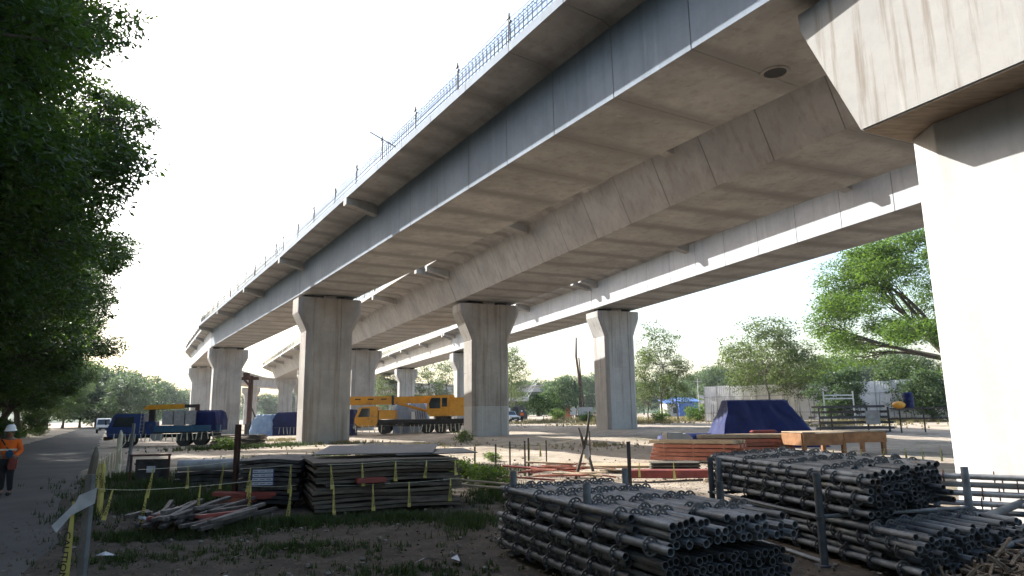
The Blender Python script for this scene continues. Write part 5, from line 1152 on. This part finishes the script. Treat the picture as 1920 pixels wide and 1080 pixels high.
# local: x right of the figure, faces -y, z up
body_v = [(0, 0, .95, (.15, .11)), (0, 0, 1.12, (.14, .10)), (0, .01, 1.30, (.17, .11)), (0, .02, 1.42, (.13, .09)), (0, .01, 1.50, .055), (0, -.02, 1.58, (.068, .08)), (0, -.03, 1.68, (.072, .09)),
          (.09, 0, .88, .095), (.10, -.06, .50, .062), (.10, .06, .10, .042), (.10, -.09, .04, .038),
          (-.09, 0, .88, .095), (-.10, .02, .50, .062), (-.11, .10, .12, .042), (-.11, -.04, .04, .038),
          (.19, .02, 1.40, .06), (.27, .05, 1.13, .045), (.20, -.17, 1.02, .034), (.13, -.23, 1.02, .026),
          (-.19, .02, 1.40, .06), (-.28, .06, 1.13, .045), (-.20, -.16, 1.05, .034), (-.12, -.22, 1.07, .026)]
body_e = [(0, 1), (1, 2), (2, 3), (3, 4), (4, 5), (5, 6), (0, 7), (7, 8), (8, 9), (9, 10), (0, 11), (11, 12), (12, 13), (13, 14), (3, 15), (15, 16), (16, 17), (17, 18), (3, 19), (19, 20), (20, 21), (21, 22)]
def add_fingers(v, e, hand, s):
    x, y, z = v[hand][:3]
    for k in range(5):
        b = len(v); dz = .026 - .017 * k
        if k == 0: v += [(x + .012 * s, y - .015, z + .035, .010), (x - .01 * s, y - .05, z + .05, .009)]
        else: v += [(x - .03 * s, y - .035, z + dz, .010), (x - .065 * s, y - .03, z + dz - .008, .009)]
        e += [(hand, b), (b, b + 1)]
bv, be = list(body_v), list(body_e); add_fingers(bv, be, 18, 1); add_fingers(bv, be, 22, -1)
BODY = skin_mesh('body', bv, be, M['skin'])
sel = [0, 1, 2, 3, 15, 16, 17, 19, 20, 21]; mp_ = {k: i for i, k in enumerate(sel)}
grow = {0: (.185, .145), 1: (.18, .14), 2: (.20, .145), 3: (.155, .115), 15: .085, 16: .07, 17: .052, 19: .085, 20: .07, 21: .052}
JACKET = skin_mesh('jacket', [body_v[k][:3] + (grow[k],) for k in sel], [(mp_[a], mp_[b]) for a, b in body_e if a in mp_ and b in mp_], M['hivis'])
sel = [0, 7, 8, 9, 11, 12, 13]; mp_ = {k: i for i, k in enumerate(sel)}; grow = {0: (.165, .125), 7: .115, 8: .085, 9: .065, 11: .115, 12: .085, 13: .065}
TROU = skin_mesh('trousers', [body_v[k][:3] + (grow[k],) for k in sel], [(mp_[a], mp_[b]) for a, b in body_e if a in mp_ and b in mp_], M['trouser'])
def helmet_mesh():
    m = MB(); n = 20; rings = []
    for r, z in ((.165, .0), (.155, .012), (.132, .02), (.13, .06), (.115, .11), (.08, .145), (.03, .158)):
        rings.append([(r * math.cos(2 * math.pi * k / n) * .88, r * math.sin(2 * math.pi * k / n) * 1.05 - (.02 if z < .02 else 0), z) for k in range(n)])
    return m.loft(rings).mesh('helmet', M['helmet'], smooth=True)
HELM = helmet_mesh()
def person(loc, rz, label, sc=1, shirt=None):
    p = thing('person', label, 'person', loc, rz); p.scale = (sc,) * 3
    link('body', BODY, p); j = link('jacket', JACKET, p); link('trousers', TROU, p); h = link('helmet', HELM, p); h.location = (0, -.03, 1.685); h.rotation_euler = (.12, 0, 0)
    f = MB()
    for sx in (-.03, .03): f.ball((sx, -.118, 1.655), .010, 6, 4)
    f.build('eyes', M['black'], p); MB().prism([(-.014, 1.60), (.014, 1.60), (.008, 1.65), (-.008, 1.65)], -.135, -.10).build('nose', M['skin'], p, bevel=.004, seg=1); MB().box((0, -.112, 1.575), (.045, .012, .008)).build('mouth', M['rustpost'], p)
    for sx in (-1, 1): MB().ball((sx * .075, -.02, 1.64), .022, 6, 5, (.5, 1, 1.5)).build('ear', M['skin'], p)
    MB().ball((0, .0, 1.66), .092, 12, 8, (.9, 1.05, 1)).build('hair', M['black'], p, smooth=True)
    for sx in (-1, 1): MB().box((sx * .105, -.04 if sx > 0 else .0, .045), (.095, .26, .09)).build('boot', M['black'], p, bevel=.025)
    MB().box((0, -.005, 1.18), (.395, .30, .045)).build('reflective_band', M['tape_white'], p, bevel=.02)
    return p
pr = person((-13.75, 19.1, .04), R(20), 'person in orange jacket and white helmet walking on the road, left edge', 1.02)
MB().beam((-.17, -.08, 1.45), (.17, -.16, .98), .035, .012, up=(0, -1, 0)).build('strap', M['black'], pr)
mq = Matrix.Translation(pr.location) @ Matrix.Rotation(R(20), 4, 'Z')
o = MB().box((0, 0, 0), (.20, .12, .30)).build('red_bag', M['redsteel'], bevel=.03); o.location = mq @ Vector((.17, -.19, .83)); o.rotation_euler = (0, .05, R(20)); tag(o, 'red bag hanging at the hip of the person in orange', 'bag')
o = MB().box((0, 0, 0), (.17, .13, .2)).build('blue_pack', M['teal_paint'], bevel=.04); o.location = mq @ Vector((.1, -.29, 1.1)); o.rotation_euler = (.2, .3, R(20)); tag(o, 'blue bundle held against the chest of the person in orange', 'bundle')
person((1.2, 104, gz(1.2, 104)), R(-30), 'tiny distant person in orange beside the white pickup')
# ------------------------------------------------------------------ ground cover
def tri_mesh(name, V, mat):
    n = len(V); me = bpy.data.meshes.new(name); me.vertices.add(3 * n); me.loops.add(3 * n); me.polygons.add(n)
    me.vertices.foreach_set('co', V.astype(np.float32).reshape(-1)); me.loops.foreach_set('vertex_index', np.arange(3 * n, dtype=np.int32))
    me.polygons.foreach_set('loop_start', np.arange(0, 3 * n, 3, dtype=np.int32)); me.polygons.foreach_set('loop_total', np.full(n, 3, np.int32)); me.materials.append(mat); me.update(calc_edges=True); return me
def grass(patches, mat, name, seed, hmul=1.):
    rng = np.random.default_rng(seed); B = []
    for (cx, cy, rx, ry, n, h) in patches:
        a = rng.uniform(0, 2 * math.pi, n); r = np.abs(rng.normal(0, .62, n)); x = cx + rx * r * np.cos(a); y = cy + ry * r * np.sin(a)
        for k in range(9):
            xx = x + rng.normal(0, .035, n); yy = y + rng.normal(0, .035, n); z = np.array([gz(p, q) for p, q in zip(xx, yy)]) - .02
            hh = h * hmul * rng.uniform(.25, 1.15, n) * np.exp(-.25 * r * r); t = rng.uniform(0, 2 * math.pi, n); w = .006 + .010 * rng.uniform(0, 1, n) * (1 + cy / 40); l = rng.uniform(.1, .7, n) * hh
            dx, dy = np.cos(t), np.sin(t)
            V = np.stack([np.stack([xx - dy * w, yy + dx * w, z], 1), np.stack([xx + dy * w, yy - dx * w, z], 1), np.stack([xx + dx * l, yy + dy * l, z + hh], 1)], 1); B.append(V)
    return tag(link(name, tri_mesh(name, np.concatenate(B), mat)), None, None, kind='stuff')
grass([(-4.2, 13.5, 2.2, .7, 420, .20), (-5.2, 12.9, 1.4, .9, 160, .14), (-6.6, 12.2, 1.3, .6, 220, .16), (-2.2, 14.0, 1.8, .7, 260, .20), (-.9, 13.2, .6, 1.4, 150, .24), (-8.6, 17, 1.3, 2.6, 520, .34), (-10.5, 20.5, 1.6, 2.4, 420, .34), (-12.8, 24, 2.2, 2.8, 420, .3),
       (-6.8, 19.5, 1.8, 1.8, 420, .3), (-8, 26, 4, 3, 420, .25), (-9, 33, 5, 5, 500, .25), (-19, 47, 4, 3, 420, .35), (-16, 49, 3, 2, 260, .35), (-3.5, 11.2, 2.5, .9, 200, .13), (-1.5, 9.4, 1.5, .8, 120, .12), (-5.6, 10.4, 1.6, .7, 120, .13), (-.4, 17.6, .8, 2.2, 220, .3), (-1.2, 25, 1.6, 2.5, 220, .3)], M['grass'], 'grass', 5)
grass([(12, 78, 8, 6, 700, .5), (24, 95, 18, 12, 1300, .7), (4, 98, 8, 8, 500, .5), (14, 120, 14, 14, 900, .8), (36, 66, 8, 6, 500, .5), (-12, 50, 3, 2, 160, .3), (-6, 44, 5, 4, 220, .22), (5, 40, 6, 4, 160, .2), (27, 58, 6, 5, 400, .5), (-20, 60, 4, 4, 200, .3)], M['grass_dry'], 'dry_grass', 6)
rng = np.random.default_rng(9); n = 17000
x = rng.uniform(-10, 9, n); y = 6.5 + 22 * rng.uniform(0, 1, n) ** 1.7; C = np.stack([x, y, np.full(n, .028) + rng.uniform(0, .02, n)], 1)
D = unit(rng.normal(0, 1, (n, 3)) * np.array([1, 1, .22])); Wd = unit(np.cross(D, np.array([0, 0, 1.]) + rng.normal(0, .3, (n, 3)))); s = rng.uniform(.03, .09, n)
tag(link('leaf_litter', leaf_mesh('leaf_litter', C, D, Wd, s, s * .55, M['litter'])), None, None, kind='stuff')
m = MB(); rs = random.Random(14)
for k in range(900):
    px_, py_ = rs.uniform(-9, 8), 6.5 + 24 * rs.random() ** 1.6; r = rs.uniform(.012, .04); m.box((px_, py_, gz(px_, py_) + r * .5), (r * 2, r * 1.5, r * 1.1), Matrix.Rotation(rs.uniform(0, 3), 3, 'Z') @ Matrix.Rotation(rs.uniform(0, 1), 3, 'X'))
tag(m.build('gravel', M['gravel']), None, None, kind='stuff')
for i, (x, y, w) in enumerate(((-1.15, 9.75, .22), (-.75, 9.95, .16), (-6.0, 10.6, .16), (-3.6, 8.9, .12))):
    o = MB().add([(-w, -.04, .03), (-.2 * w, .05, .09), (w, -.02, .05), (.7 * w, .12, .03), (-.6 * w, .12, .05)], [(0, 1, 4), (1, 2, 3), (1, 3, 4)]).build('paper_scrap', M['paper']); o.location = (x, y, .02); o.rotation_euler = (0, 0, i * 1.3)
    tag(o, ('larger crumpled white scrap on the dirt left of the nearest rack', 'smaller white scrap just right of the crumpled one', 'white scrap below the fanned timbers', 'white scrap on the dirt at the bottom edge')[i], 'litter')
# ------------------------------------------------------------------ the air
hm = bpy.data.materials.new('haze'); hm.use_nodes = True
for nd in list(hm.node_tree.nodes):
    if nd.type != 'OUTPUT_MATERIAL': hm.node_tree.nodes.remove(nd)
pv = hm.node_tree.nodes.new('ShaderNodeVolumePrincipled'); pv.inputs['Color'].default_value = (.86, .92, 1, 1); pv.inputs['Density'].default_value = .00015; pv.inputs['Anisotropy'].default_value = .3
hm.node_tree.links.new(pv.outputs[0], [nd for nd in hm.node_tree.nodes if nd.type == 'OUTPUT_MATERIAL'][0].inputs['Volume'])
tag(MB().box((0, 1690, 18.5), (3080, 3640, 41)).build('haze', hm), None, None, kind='stuff')
